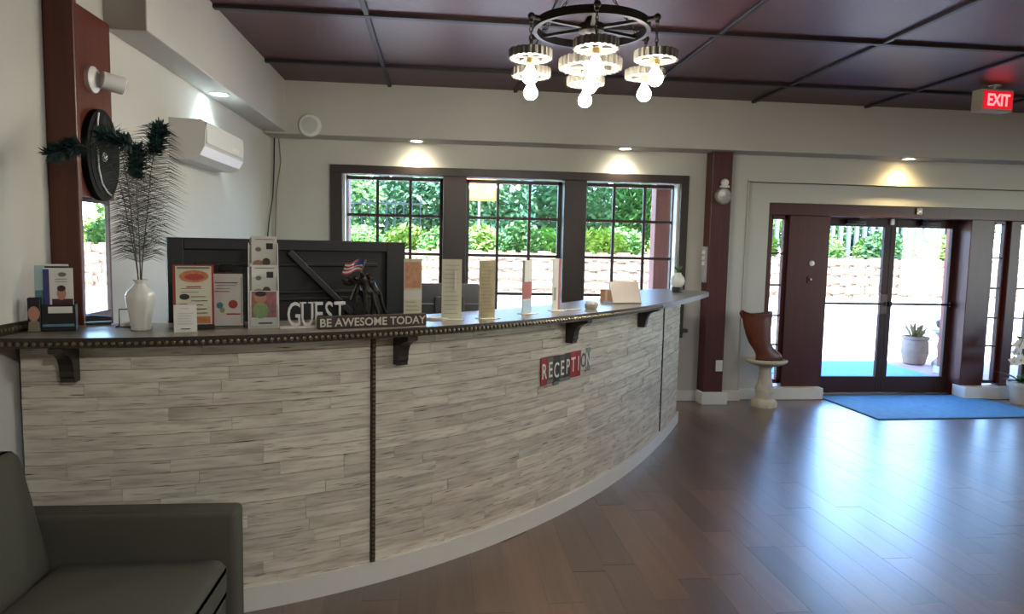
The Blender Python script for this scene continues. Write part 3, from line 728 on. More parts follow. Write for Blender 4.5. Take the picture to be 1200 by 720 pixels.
ol = thing('wall_outlet', 'white electrical outlet low on the pillar', 'outlet', (2.985, 7.03, .42))
MB().bbox(-.038, .038, -.008, 0, -.06, .06, .003).build('cover_plate', M_WHITE, ol)
for z in (-.025, .025): MB().bbox(-.017, .017, -.012, -.006, z-.015, z+.015, .004).build('socket', M_PAPER, ol)

# ------------------------------------------------------------------ items on the counter
def face_cam(p, extra=0):   # rotation that turns local -Y towards the viewer's side of the counter
    return math.atan2(-p[0], p[1])+extra
Z = ZT1
# tall black panel
A, B = Vector((-1.275, 3.375, 0)), Vector((-.207, 3.90, 0))
bl = thing('black_screen', 'large black wooden screen with rails and diagonal brace', 'screen', (*((A+B)/2).xy, .755), math.atan2(B.y-A.y, B.x-A.x))
w = (B-A).length/2; h = .905
MB().bbox(-w, w, -.012, .02, 0, h, .004).build('board', M_BLK, bl)
for x0, x1, z0, z1 in ((-w, -w+.07, 0, h), (w-.11, w, 0, h), (-w+.07, w-.11, h-.055, h)): MB().bbox(x0, x1, -.03, -.01, z0, z1, .004).build('frame_board', M_BLK, bl)
for z0, hh in ((h-.135, .02), (h-.275, .018), (h-.31, .018), (h-.62, .03)): MB().bbox(-w+.12, w-.16, -.026, -.01, z0, z0+hh, .004).build('rail', M_BLK, bl)
mb = MB().bbox(-.27, .27, -.038, -.01, -.016, .016, .004)
mb.xf(Matrix.Translation((.15, -.003, h-.25)) @ Matrix.Rotation(R(45), 4, 'Y')).build('diagonal_brace', mat('black_brace', srgb(34, 34, 37), .5, var=.1), bl)

# printed sheets: a thin card standing upright, with flat print on its front
def card(name, label, cat, p, rz, wd, ht, m, prints, lean=0, group=None, th=.002, stand=None):
    t = thing(name, label, cat, p, rz, group)
    mtx = Matrix.Rotation(-lean, 4, 'X')
    MB().box(-wd/2, wd/2, 0, th, 0, ht).xf(mtx).build('sheet', m, t)
    pos = 0
    for kind, x0, x1, z0, z1, mm in prints:
        d = -.0012-.0004*pos; pos += 1
        mb = MB()
        X0, X1, Z0, Z1 = x0*wd-wd/2, x1*wd-wd/2, z0*ht, z1*ht
        if kind == 'b': mb.box(X0, X1, d, .0002, Z0, Z1)
        else: mb.prism([((X0+X1)/2+a*(X1-X0)/2, (Z0+Z1)/2+b*(Z1-Z0)/2) for a, b in ell(1, 1, 20)], d, .0002, 'xz')
        mb.xf(mtx).build('print', mm, t)
    return t
def lines(x0, x1, z0, z1, n, m): 
    out = []
    for i in range(n):
        z = z1-(z1-z0)*i/max(1, n-1); e = x1-(x1-x0)*random.uniform(0, .35); out.append(('b', x0, e, z-.004, z+.004, m))
    return out
# 1 black brochure holder by the wall
p = Vector((-1.575, 3.02, Z)); rz = R(18)
h1 = thing('brochure_holder', 'black two-pocket brochure holder in the wall corner', 'brochure holder', p, rz)
MB().bbox(-.055, .065, -.028, -.022, 0, .11, .002, 1).bbox(-.055, .065, .03, .036, 0, .12, .002, 1).bbox(.06, .065, -.028, .036, 0, .11, .002, 1).bbox(-.055, .065, -.028, .036, 0, .006, .002, 1).build('pocket', M_BLK, h1)
MB().box(-.03, .055, -.0295, -.028, .075, .102).build('pocket_label', M_PAPER, h1)
MB().box(-.05, .06, -.0295, -.028, .02, .03).build('pocket_stripe', M_INKT, h1)
MB().bbox(-.1, -.055, -.035, -.004, 0, .14, .003, 1).bbox(-.1, -.055, -.01, .036, 0, .006, .002, 1).bbox(-.1, -.055, .03, .036, 0, .12, .002, 1).build('side_pocket', M_BLK, h1)
MB().prism([(-.078+.02*a, .075+.03*b) for a, b in ell(1, 1, 18)], -.0375, -.035, 'xz').build('portrait', M_INKS, h1)
MB().prism([(-.1, .002), (-.057, .002), (-.06, .04), (-.078, .055), (-.096, .04)], -.0368, -.035, 'xz').build('portrait', mat('ink_khaki', srgb(132, 124, 104), .6), h1)
def loc(x, y, z): return p + Matrix.Rotation(rz, 3, 'Z') @ Vector((x, y, z))
card('brochure', 'white brochure with portrait and blue strip, black holder', 'brochure', loc(.006, -.012, .0055), rz, .105, .255, M_PAPER,
     [('b', 0, .2, .05, .98, M_INKB), ('b', .3, .98, .42, .50, M_INKS), ('b', .28, .98, .3, .5, mat('ink_maroon', srgb(70, 34, 38), .6)), ('e', .45, .75, .48, .70, M_INKS), ('e', .46, .74, .62, .72, M_INK), ('e', .5, .78, .86, .93, M_INKG)]+lines(.4, .9, .78, .82, 2, M_INKG))
card('brochure', 'pale blue landscape brochure behind the portrait brochure', 'brochure', loc(-.02, .012, .0055), rz+.02, .12, .27, M_PAPER, [('b', 0, .5, .0, .6, M_INKT), ('b', 0, .4, .6, .98, mat('ink_pale_blue', srgb(176, 204, 208), .6)), ('b', .3, 1, .94, .97, M_INK)])
# 2 vase with feathers
vp = Vector((-1.262, 3.055, Z))
vs_ = thing('white_vase', 'white faceted ceramic vase holding peacock feathers', 'vase', vp)
MB().lathe([(.036, 0), (.040, .004), (.046, .06), (.057, .125), (.060, .145), (.052, .165), (.030, .185), (.021, .197), (.022, .205), (.030, .216), (.027, .216), (.0175, .203), (.026, .185), (.047, .160), (.052, .14), (.041, .06), (.032, .012)], 32, flute=.035, nf=8).build('vase_body', M_CER, vs_, True)
M_BARB = mat('feather_barb', srgb(30, 40, 30), .6, var=.3, vscale=(40, 40, 40))
M_EYE = mat('feather_eye', srgb(20, 50, 46), .45, var=.5, vscale=(50, 50, 50))
M_EYEB = mat('feather_eye_blue', srgb(22, 34, 84), .35, var=.3, vscale=(50, 50, 50))
M_QUILL = mat('feather_quill', srgb(66, 58, 44), .6)
def feather(label, pts, bl_len, n, start):
    t = thing('peacock_feather', label, 'feather', vp+Vector((0, 0, .05)), 0, 'peacock feathers in the vase')
    P = [Vector(q)-Vector((0, 0, .05)) for q in pts]
    def at(u):   # Catmull-Rom
        u = min(.9999, max(0, u))*(len(P)-1); i = int(u); f = u-i
        a, b, c, d = P[max(0, i-1)], P[i], P[i+1], P[min(len(P)-1, i+2)]
        return .5*((2*b)+(c-a)*f+(2*a-5*b+4*c-d)*f*f+(3*b-a-3*c+d)*f**3)
    path = [at(k/30) for k in range(31)]
    MB().tube(path, [.0032-.0022*k/30 for k in range(31)], 6).build('quill', M_QUILL, t)
    mb = MB()
    rt = Vector((math.cos(.38), math.sin(.38), 0))
    for k in range(n):
        u = start+(1-start)*k/n; q = at(u); tn = (at(u+.01)-at(u-.01)).normalized()
        sd = tn.cross(Vector((.38, -.92, 0))).normalized()
        for s_ in (-1, 1):
            if random.random() < .1: continue
            L = bl_len*(.55+.45*math.sin(math.pi*min(1, .25+.75*(u-start)/(1-start))))*random.uniform(.75, 1.15)
            dirn = (sd*s_*.95+tn*.35+Vector((0, 1, 0))*random.uniform(-.35, .35)).normalized()
            a0, a1 = q, q+dirn*L*.5; a2 = a1+(dirn*.75+Vector((0, 0, -.55))).normalized()*L*.5
            wv = tn*.0011; o = len(mb.v)
            mb.v += [tuple(a0-wv), tuple(a0+wv), tuple(a1-wv), tuple(a1+wv), tuple(a2)]
            mb.f += [(o, o+1, o+3, o+2), (o+2, o+3, o+4)]
    tag(mb.build('barbs', M_BARB, t), kind='stuff')
    # eye tuft
    e = P[-1]; tn = (at(.999)-at(.95)).normalized(); mb = MB()
    for k in range(380):
        a = random.uniform(0, 2*math.pi); b = random.uniform(.1, 1)
        sd = tn.cross(Vector((math.cos(a), math.sin(a)*.9, math.sin(a)*.3))).normalized()
        c = e-tn*random.uniform(-.015, .11)+sd*.012*b; q = (tn*random.uniform(-.2, 1)+sd*b).normalized()
        L = random.uniform(.02, .048); wv = q.orthogonal().normalized()*.003; o = len(mb.v)
        mb.v += [tuple(c-wv), tuple(c+wv), tuple(c+q*L*.6+wv*1.2), tuple(c+q*L*.6-wv*1.2), tuple(c+q*L)]
        mb.f += [(o, o+1, o+2, o+3), (o+3, o+2, o+4)]
    ey = mb.build('eye', M_EYE, t)
    MB().sphere(tuple(e-tn*.01), .016, 12, 8, (1, .5, 1.25)).build('eye_centre', M_EYEB, ey, True)
def fpt(x, y, Y): q = py(x, y, Y)-vp; return (q.x, q.y, q.z)
feather('tallest peacock feather, leaning towards the air conditioner', [(.016, .002, .015), (.005, .0, .21), fpt(172, 255, 3.07), fpt(178, 195, 3.08), fpt(187, 152, 3.09)], .15, 130, .35)
feather('straight peacock feather with eye beside the tallest one', [(.0, .016, .015), (-.001, .007, .21), fpt(163, 275, 3.05), fpt(160, 220, 3.05), fpt(161, 178, 3.05)], .14, 130, .35)
feather('peacock feather arching in front of the oval mirror', [(-.016, .004, .015), (-.008, .0, .21), fpt(157, 280, 3.04), fpt(148, 205, 3.02), fpt(136, 168, 3.0), fpt(120, 160, 2.99)], .11, 110, .34)
feather('peacock feather bending far over the red-brown post', [(-.006, -.016, .015), (-.003, -.009, .21), fpt(152, 270, 3.03), fpt(136, 205, 3.0), fpt(100, 172, 2.98), fpt(62, 180, 2.97)], .05, 80, .62)
# small items left of the window light: black easel frame, keys
ef = thing('wire_easel', 'small black wire easel behind the white vase', 'easel', (-1.36, 3.20, Z), R(20))
MB().tube([(-.05, 0, 0), (-.05, 0, .075), (.05, 0, .075), (.05, 0, 0)], .003, 6).build('wire_frame', M_BLK, ef)
MB().tube([(-.06, -.05, .003), (-.05, 0, .003), (.05, 0, .003), (.06, -.05, .003)], .003, 6).build('wire_foot', M_BLK, ef)
MB().bbox(-.045, .045, -.045, -.005, .004, .02, .002).build('card_stack', M_PAPER, ef)
sb = thing('stapler', 'small black stapler at the wall end of the counter', 'stapler', (-1.52, 3.24, Z), R(25))
MB().bbox(-.05, .05, -.015, .015, 0, .012, .003).build('stapler_base', M_BLK, sb); MB().prism([(-.05, .016), (.05, .02), (.05, .034), (-.03, .045), (-.05, .04)], -.012, .012, 'xz').build('stapler_arm', M_BLK, sb)
# 3 leaflets
p = Vector((-1.055, 3.085, Z)); rz = face_cam(p, R(2))
lh = thing('leaflet_stand', 'black leaflet stand holding the pizza leaflet', 'stand', (*p.xy, Z), rz)
MB().bbox(-.082, .08, .018, .024, 0, .28, .002, 1).build('stand_back', mat('stand_red', srgb(150, 44, 34), .5), lh)
MB().bbox(-.082, .08, .0, .03, 0, .02, .002, 1).build('stand_foot', M_BLK, lh)
card('leaflet', 'cream leaflet with orange pizza picture and lines', 'leaflet', p+Matrix.Rotation(rz, 3, 'Z') @ Vector((0, .0164, .0195)), rz, .142, .255, M_CREAM,
     [('e', .1, .92, .72, .93, M_INKO), ('e', .25, .8, .76, .87, M_INKR), ('e', .1, .38, .43, .53, M_INK), ('b', .3, .7, .64, .66, M_INKR), ('b', .5, .95, .02, .14, M_INKO), ('b', .05, .95, .955, .985, M_INKG)]+lines(.15, .9, .56, .62, 2, M_INKG)+lines(.42, .9, .2, .48, 5, M_INK)+lines(.1, .4, .2, .36, 3, M_INKG))
q = Vector((-1.062, 3.0, Z)); pc = card('price_card', 'small white card of printed lines before the pizza leaflet', 'card', q, face_cam(q, R(3)), .088, .115, M_PAPER, lines(.3, .7, .84, .86, 1, M_INK)+lines(.15, .85, .3, .68, 5, M_INKG)+[('b', .3, .7, .1, .13, M_INK)], lean=.12)
MB().add([(-.044, .0145, .112), (.044, .0145, .112), (.044, .048, 0), (-.044, .048, 0), (-.044, .0165, .112), (.044, .0165, .112), (.044, .050, 0), (-.044, .050, 0)], [(0, 1, 2, 3), (7, 6, 5, 4), (0, 4, 5, 1), (1, 5, 6, 2), (2, 6, 7, 3), (3, 7, 4, 0)]).build('back_flap', M_PAPER, pc)
p = Vector((-.952, 3.185, Z)); rz = face_cam(p, R(-6))
cbd = thing('clipboard', 'black clipboard leaning behind the white notice sheet', 'clipboard', p+Matrix.Rotation(rz, 3, 'Z') @ Vector((0, .0182, 0)), rz)
MB().bbox(-.068, .072, 0, .006, 0, .275, .003, 1).build('board', M_BLK, cbd); MB().bbox(-.03, .03, -.012, 0, .25, .285, .004).build('clip', M_IRON, cbd)
st = thing('sheet_holder', 'clear acrylic sheet holder around the white notice', 'holder', p+Matrix.Rotation(rz, 3, 'Z') @ Vector((0, .012, 0)), rz)
MB().box(-.073, .078, .004, .006, 0, .245).build('back_sheet', GLASS, st); MB().box(-.073, .078, -.04, .006, 0, .003).build('foot', GLASS, st)
card('notice', 'white notice sheet with red circle and blue border', 'notice', p+Matrix.Rotation(rz, 3, 'Z') @ Vector((0, .0139, .0029)), rz, .138, .236, M_PAPER,
     [('b', 0, 1, 0, .012, M_INKG), ('b', .15, .85, .82, .84, M_INKG), ('b', .15, .6, .655, .67, M_INKR), ('e', .56, .84, .34, .5, M_INKR), ('e', .2, .4, .34, .46, M_INKT), ('e', .3, .45, .26, .36, M_INKGN), ('b', .5, .92, .22, .245, M_INKR), ('b', .03, .045, .05, .95, M_INKG), ('b', .955, .97, .05, .95, M_INKG)]+lines(.2, .8, .72, .78, 2, M_INKG))
# 4 three tier rack
p = Vector((-.80, 3.235, Z)); rz = R(14)
rk = thing('brochure_rack', 'white three-tier brochure rack', 'brochure rack', p, rz)
pr = [(-.07, 0), (.075, 0), (.075, .37), (.06, .38), (.035, .36), (.02, .26), (-.02, .22), (-.04, .12), (-.07, .09)]
for x in (-.064, .062): MB().prism(pr, x-.002, x+.002, 'yz').build('side_panel', M_WHITE, rk)
MB().box(-.064, .062, .072, .076, 0, .37).build('back_panel', M_WHITE, rk); MB().box(-.064, .062, -.07, .075, 0, .004).build('base', M_WHITE, rk)
for y, z0, z1 in ((-.068, .004, .10), (-.018, .12, .225), (.025, .25, .30)): MB().box(-.064, .062, y, y+.003, z0, z1).build('tier_front', GLASS, rk)
MB().box(-.067, -.064, -.09, .076, 0, .27).build('outer_wing', M_WHITE, rk)
def lr(x, y, z): return p+Matrix.Rotation(rz, 3, 'Z') @ Vector((x, y, z))
fp = lambda: [('b', .6, .85, .62, .80, M_INK), ('e', .1, .5, .05, .3, M_INKS), ('e', .45, .75, .12, .36, mat('ink_brown', srgb(88, 58, 44), .6)), ('b', .0, .06, .2, .95, M_INKG), ('e', .2, .42, .55, .68, M_INKG), ('b', .2, .9, .9, .92, M_INKG)]
card('brochure', 'top brochure in the white three-tier rack', 'brochure', lr(0, .06, .255), rz, .118, .155, M_PAPER, fp())
card('brochure', 'middle brochure in the white three-tier rack', 'brochure', lr(0, .008, .125), rz, .118, .155, M_PAPER, fp())
card('brochure', 'lowest rack brochure picturing a green top', 'brochure', lr(0, -.058, .006), rz, .118, .16, M_PAPER, [('b', .05, .95, .25, .98, mat('ink_rose', srgb(160, 104, 104), .6, var=.4, vscale=(50, 50, 50))), ('e', .15, .6, .66, .96, M_INKS), ('e', .18, .58, .84, .99, M_INK), ('e', .1, .66, .22, .68, M_INKGN), ('b', 0, 1, 0, .2, M_PAPER), ('b', .3, .8, .07, .11, M_INK)])
# 5 GUEST letters
g0 = Vector((-.685, 3.165, Z)); gr = R(20)
gs = thing('guest_letters', 'white cut-out letters spelling GUEST on a thin base', 'letters', g0, gr)
MB().bbox(-.03, .285, -.03, .02, 0, .008, .002).build('base', M_WHITE, gs)
x = .0
for chh, wd in (('G', .062), ('U', .052), ('E', .046), ('S', .046), ('T', .05)):
    lt = add('letter', text_mesh(chh, .158, .007, M_WHITE, 0, .56), gs, (x+wd/2, -.008, .009)); 
    if chh in 'UET':
        top_z = .108
        for sx in ((-.018, .018) if chh == 'U' else ((0,) if chh == 'T' else (-.014,))):
            MB().box(sx-.013, sx+.013, -.008, .008, top_z-.006 if chh != 'T' else -.001, top_z if chh != 'T' else .005).build('serif', M_WHITE, lt)
    x += wd+.001
# 6 BE AWESOME TODAY block
a, b = Vector((-.545, 3.135, 0)), Vector((-.068, 3.335, 0)); c = (a+b)/2; L = (b-a).length
aw = thing('awesome_sign', 'brown wooden block sign reading BE AWESOME TODAY', 'sign', (c.x, c.y, Z), math.atan2(b.y-a.y, b.x-a.x))
MB().bbox(-L/2, L/2, -.012, .014, 0, .058, .003).build('block', mat('sign_brown_wood', srgb(66, 54, 46), .6, var=.25, vscale=(8, 30, 60)), aw)
add('lettering', text_mesh('BE AWESOME TODAY', .052, .0012, mat('sign_letter', srgb(206, 200, 188), .6), .0008, .985), aw, (0, -.0135, .011))
# 7 bronze statuette with flag (plain stand-in figures)
p = Vector((-.385, 3.44, Z)); stt = thing('statuette', 'dark bronze statuette of figures around a small flag', 'statuette', p, R(14)); stt.scale = (1.2, 1.1, 1.12)
M_BRON = mat('dark_bronze', srgb(52, 48, 42), .32, .75, var=.4, vscale=(30, 30, 30))
MB().bbox(-.13, .12, -.045, .045, 0, .014, .004).lathe([(.1, .012), (.085, .028), (.02, .036)], 18).build('plinth', M_BRON, stt)
def figure(x, y, lean, ht, arm):
    me = bpy.data.meshes.new('figure'); k = ht/.2
    J = [(0, 0, .10), (lean*.3, 0, .145), (lean*.45, 0, .165), (lean*.6, 0, .185), (.018, .008, .095), (.026, .01, .05), (.034-lean*.2, .012, .0), (-.014, -.008, .095), (-.012, -.01, .05), (-.02, -.012, .0),
         (lean*.42, .022, .158), (lean*.6+.02*arm, .026, .135), (lean*.7+.045*arm, .018, .15), (lean*.42, -.022, .158), (lean*.6+.02*arm, -.026, .14), (lean*.75+.05*arm, -.012, .165)]
    E_ = [(0, 1), (1, 2), (2, 3), (0, 4), (4, 5), (5, 6), (0, 7), (7, 8), (8, 9), (2, 10), (10, 11), (11, 12), (2, 13), (13, 14), (14, 15)]
    me.from_pydata([(a*k, b*k, c*k) for a, b, c in J], E_, []); o = add('figure', me, stt, (x, y, .03))
    me.materials.append(M_BRON)
    md = o.modifiers.new('skin', 'SKIN'); rad = [.013, .015, .009, .012, .010, .008, .008, .010, .008, .008, .008, .006, .005, .008, .006, .005]
    for i, v in enumerate(me.skin_vertices[0].data): v.radius = (rad[i]*k, rad[i]*k); v.use_root = (i == 0)
    o.modifiers.new('sub', 'SUBSURF').levels = 1; o.modifiers['sub'].render_levels = 1
    return o
figure(.06, .01, -.06, .20, -1); figure(.025, -.012, -.045, .205, -1); figure(-.01, .012, -.03, .19, -1); figure(-.085, -.01, .02, .085, 1)
fl = MB().tube([(-.045, 0, .10), (.018, 0, .275)], .0028, 8).build('flag_pole', M_METAL, stt)
for i in range(7):
    v = []; nn = 9
    for k in range(nn):
        u = k/(nn-1); x = .012-.075*u; w_ = .008*math.sin(u*7)
        for dz in (0, 1): v.append((x+.004*i*-.6, w_, .275-.0075*(i+dz)+.006*math.sin(u*6)-.012*u))
    u0 = 0
    MB().add(v, [(2*k, 2*k+1, 2*k+3, 2*k+2) for k in range(nn-1)]).build('flag_stripe', M_INKR if i % 2 == 0 else M_PAPER, fl)
v = []
for k in range(5):
    u = k/8; x = .012-.075*u; w_ = .008*math.sin(u*7)-.0012
    for dz in (0, 3.6): v.append((x-.002-.0016*dz*.6, w_, .2755-.0075*dz+.006*math.sin(u*6)-.012*u))
MB().add(v, [(2*k, 2*k+1, 2*k+3, 2*k+2) for k in range(4)]).build('flag_canton', M_INKB, fl)
# 8 acrylic stands with tall cards
def stand_card(label, P_, rz, wd, ht, m, prints, cat='card'):
    t = thing('table_card', label, cat, P_, rz, 'tall cards along the counter')
    MB().bbox(-wd*.55, wd*.55, -.05, .03, 0, .004, .001, 1).build('foot', M_CREAM, t)
    MB().box(-wd/2, wd/2, -.003, .003, .004, ht).build('card_sheet', m, t)
    k = 0
    for kind, x0, x1, z0, z1, mm in prints:
        k += 1; MB().box(x0*wd-wd/2, x1*wd-wd/2, -.0035-.0004*k, -.003, z0*ht, z1*ht).build('print', mm, t)
    return t
M_TAN = mat('paper_tan', srgb(180, 168, 132), .6, var=.12, vscale=(30, 30, 30))
pl = lambda a, n, m: lines(.12, .9, *a, n, m)
stand_card('tall cream menu card with grey lines, facing the lobby', Vector((.06, 3.60, Z)), face_cam((.06, 3.6), R(12)), .105, .315, M_CREAM, pl((.1, .9), 12, M_INKP)+[('b', .62, .72, .5, .8, M_PAPER)])
stand_card('tall tan card with closely printed lines', Vector((.25, 3.66, Z)), face_cam((.25, 3.66), R(34)), .10, .31, M_TAN, pl((.06, .95), 16, mat('ink_olive', srgb(150, 136, 96), .6)))
stand_card('narrow card with red band standing edge-on', Vector((.50, 3.95, Z)), face_cam((.5, 3.95), R(60)), .10, .31, M_PAPER, [('b', 0, 1, .28, .6, mat('ink_dusty_red', srgb(178, 104, 98), .6)), ('b', 0, 1, 0, .25, mat('ink_sky', srgb(178, 200, 218), .6)), ('b', 0, .15, .6, 1, M_INKG)])
stand_card('narrow white card with red edge near mullion', Vector((.71, 4.17, Z)), face_cam((.71, 4.17), R(63)), .10, .32, M_PAPER, [('b', .7, 1, 0, 1, mat('ink_dusty_red', srgb(178, 104, 98), .6)), ('b', .1, .4, .2, .45, M_INKP)])
stand_card('cream poster card with orange picture beside black screen', Vector((-.145, 3.70, Z)), face_cam((-.14, 3.7), R(4)), .095, .31, M_CREAM, [('b', .05, .95, .5, .95, M_PASTO), ('b', 0, 1, .3, .46, M_PAPER)]+lines(.1, .9, .05, .26, 4, M_INKG))
# papers beside
pp = thing('paper_stack', 'white papers lying between cream poster and menu card', 'papers', (-.02, 3.60, Z), R(30))
for k in range(4): MB().box(-.06, .05, -.05, .05, .003*k, .003*k+.0025).xf(Matrix.Rotation(.12*k, 4, 'Z')).build('paper_sheet', M_PAPER, pp)
# letter tray with monitor on desk behind
mn = thing('computer_monitor', 'grey computer monitor seen from behind on the low desk', 'monitor', (.06, 4.60, .755), R(6))
M_MON = mat('monitor_grey', srgb(66, 66, 70), .5, var=.06)
MB().bbox(-.2, .2, -.02, .02, .33, .64, .008).build('screen_back', M_MON, mn, True); MB().bbox(-.19, .19, .018, .022, .34, .63, .002, 1).build('screen', M_INK, mn)
MB().bbox(-.2, .2, -.024, -.018, .50, .508, .002, 1).build('vent_line', M_INKG, mn); MB().bbox(-.1, .1, -.04, -.018, .38, .56, .01).build('rear_cover', M_MON, mn)
MB().bbox(-.025, .025, -.05, -.02, .0, .5, .006).build('stand_neck', M_MON, mn); MB().bbox(-.11, .11, -.1, .08, 0, .015, .005).build('stand_base', M_MON, mn)
# tablet on a wedge
p = Vector((1.315, 4.76, Z)); tb_ = thing('tablet', 'silver tablet propped open facing the desk', 'tablet', p, face_cam(p, R(30)))
MB().bbox(-.115, .115, -.004, .004, 0, .16, .003).xf(Matrix.Translation((0, -.02, .006)) @ Matrix.Rotation(R(-24), 4, 'X')).build('tablet_back', mat('champagne_metal', srgb(206, 196, 184), .4, .2, var=.03), tb_, True)
MB().bbox(-.115, .115, -.02, .13, 0, .01, .003).build('keyboard', M_METAL, tb_)
p = Vector((1.26, 5.0, Z)); bx = thing('cardboard_box', 'small brown cardboard box behind the silver tablet', 'box', p, R(50))
MB().bbox(-.07, .07, -.05, .05, 0, .085, .002, 1).build('carton', mat('kraft_card', srgb(150, 118, 92), .8, var=.08), bx); MB().box(-.0705, .0705, -.01, .01, 0, .0855).build('tape', mat('tape', srgb(186, 156, 116), .4), bx)
p = Vector((.955, 4.28, Z)); cu = thing('card_dish', 'small crumpled grey dish near the countertop edge', 'dish', p)
MB().lathe([(.03, 0), (.038, .01), (.042, .035), (.03, .05), (.012, .052)], 16, flute=.1, nf=5).build('dish_body', mat('grey_shell', srgb(176, 172, 164), .5, var=.15), cu, True)
p = Vector((.82, 4.18, Z)); pn = thing('pen', 'white pen lying by the small grey dish', 'pen', p, R(30))
MB().tube([(-.06, 0, .006), (.05, 0, .006), (.065, 0, .006)], [.005, .005, .002], 8).build('barrel', M_WHITE, pn); MB().tube([(-.055, 0, .012), (-.02, 0, .012)], .002, 6).build('clip', M_INKG, pn)
# white vase with sprig
p = Vector((2.165, 6.12, Z)); wv = thing('round_vase', 'round white vase with green sprig at the counter end', 'vase', p)
MB().lathe([(.045, 0), (.05, .004), (.05, .045), (.046, .05)], 24).build('wood_base', M_ESP, wv, True)
MB().lathe([(.04, .05), (.062, .075), (.068, .105), (.058, .14), (.035, .165), (.03, .18), (.024, .18)], 28).build('vase_body', M_CER, wv, True)
def leaf(mb, base, dirn, L, wd, up=Vector((0, 0, 1)), curl=.2, seg=4):
    dirn = Vector(dirn).normalized(); sd = dirn.cross(up)
    sd = sd.normalized() if sd.length > 1e-4 else Vector((1, 0, 0)); nn = sd.cross(dirn); o = len(mb.v)
    for k in range(seg+1):
        u = k/seg; c = Vector(base)+dirn*L*u-nn*curl*L*u*u*1.0; w_ = wd*math.sin(math.pi*min(.97, .08+.9*u))
        mb.v += [tuple(c-sd*w_+nn*w_*.25), tuple(c), tuple(c+sd*w_+nn*w_*.25)]
    for k in range(seg):
        a = o+3*k; mb.f += [(a, a+1, a+4, a+3), (a+1, a+2, a+5, a+4)]
for k in range(9):
    a = k*2.4; m_ = MB(); leaf(m_, (0, 0, .175), (math.cos(a)*.5, math.sin(a)*.5, 1), random.uniform(.06, .1), .01); m_.build('leaf', M_LEAFD, wv, True)

# ------------------------------------------------------------------ floor things by the entrance
mt = thing('door_mat', 'blue door mat on the floor before the glass doors', 'mat', (5.33, 6.90, 0), R(2))
MB().bbox(-.97, .97, -.53, .50, 0, .012, .004).build('mat_pile', M_MATB, mt)
for a in ((-.99, .99, -.55, -.52), (-.99, .99, .49, .52), (-.99, -.96, -.53, .5), (.96, .99, -.53, .5)): MB().bbox(*a, 0, .01, .003, 1).build('mat_border', mat('mat_rubber', srgb(44, 84, 122), .7), mt)
pd = thing('stone_pedestal', 'pale stone birdbath pedestal beside the entrance sidelight', 'pedestal', (3.47, 6.95, 0))
MB().lathe([(.135, 0), (.135, .05), (.12, .07), (.095, .085), (.085, .12), (.1, .16), (.1, .19), (.08, .24), (.066, .32), (.06, .4), (.075, .43)], 28, flute=.03, nf=8).build('column', M_STONEW, pd, True)
MB().lathe([(.07, .43), (.16, .455), (.215, .485), (.22, .505), (.206, .512), (.199, .498), (.01, .498)], 36).build('bowl', M_STONEW, pd, True)
bt = thing('brown_boot', 'brown leather cowboy boot standing on the stone pedestal', 'boot', (3.378, 6.95, .4975))
mb = MB(); ringn = 24
prof = [(0, .125, .145, .052), (.02, .125, .148, .055), (.05, .115, .14, .055), (.085, .085, .128, .058), (.12, .05, .118, .062), (.17, .015, .122, .07), (.25, -.008, .135, .08), (.34, -.022, .148, .088), (.43, -.03, .160, .092), (.48, -.033, .165, .094), (.50, -.035, .172, .098), (.50, -.035, .16, .086), (.40, -.03, .14, .08)]
for zz, cx_, rx, ry in prof:
    for k in range(ringn):
        a = 2*math.pi*k/ringn; dz = 0
        if zz >= .5: dz = .012*abs(math.cos(a))**3-.02*abs(math.sin(a))**3
        rxx = rx*(1.0 if math.cos(a) < 0 else 1)
        mb.v.append((cx_+rxx*math.cos(a), ry*math.sin(a)*(1 if zz > .12 else (1-.25*math.cos(a))), zz+dz))
for i in range(len(prof)-1):
    for k in range(ringn): mb.f.append((i*ringn+k, i*ringn+(k+1) % ringn, (i+1)*ringn+(k+1) % ringn, (i+1)*ringn+k))
mb.f.append(tuple(reversed(range(ringn)))); mb.f.append(tuple((len(prof)-1)*ringn+k for k in range(ringn)))
mb.xf(Matrix.Translation((0, 0, .014))).build('boot_upper', M_BOOT, bt, True)
MB().prism([(.125+.155*a*(1 if a > 0 else .98), .06*b) for a, b in ell(1, 1, 24)], 0, .016, 'xy').build('sole', M_ESP, bt)
for s_ in (-1, 1): MB().tube([(-.19, .02*s_, .53), (-.215, .02*s_, .50), (-.19, .02*s_, .45)], .008, 6).build('pull_strap', M_BOOT, bt)
# orchid
op = thing('potted_orchid', 'white orchid in a pale pot beside the entrance', 'potted orchid', (6.53, 7.02, 0))
M_POT = mat('pale_pot', srgb(204, 196, 184), .6, var=.08)
MB().lathe([(.085, 0), (.09, .01), (.118, .19), (.12, .2), (.138, .2), (.14, .25), (.128, .25), (.12, .2)], 30).build('pot', M_POT, op, True)
MB().lathe([(.118, .19), (.11, .235), (.02, .25)], 20).build('moss', M_LEAFD, op, True)
M_PETAL = mat('orchid_petal', srgb(244, 240, 232), .5, var=.03)
for k in range(8):
    a = k*.82+.3; m_ = MB(); leaf(m_, (0, 0, .235), (math.cos(a), math.sin(a)*.7, .55), random.uniform(.2, .3), .035, curl=.35, seg=6); m_.build('leaf', M_LEAFD, op, True)
for k in range(4):
    a = (2.4, 3.0, .4, 1.2)[k]; m_ = MB(); leaf(m_, (.01*k, 0, .66+.03*k), (math.cos(a)*.8, -.2, .7), .2, .03, curl=.25, seg=6); m_.build('leaf', mat('orchid_leaf', srgb(150, 176, 62), .5, var=.2), op, True)
blm = MB()
for k in range(5):
    a = 2*math.pi*k/5+.3; leaf(blm, (0, 0, 0), (math.cos(a), -.25, math.sin(a)), .062, .024 if k % 2 else .028, Vector((0, -1, 0)), .12, 4)
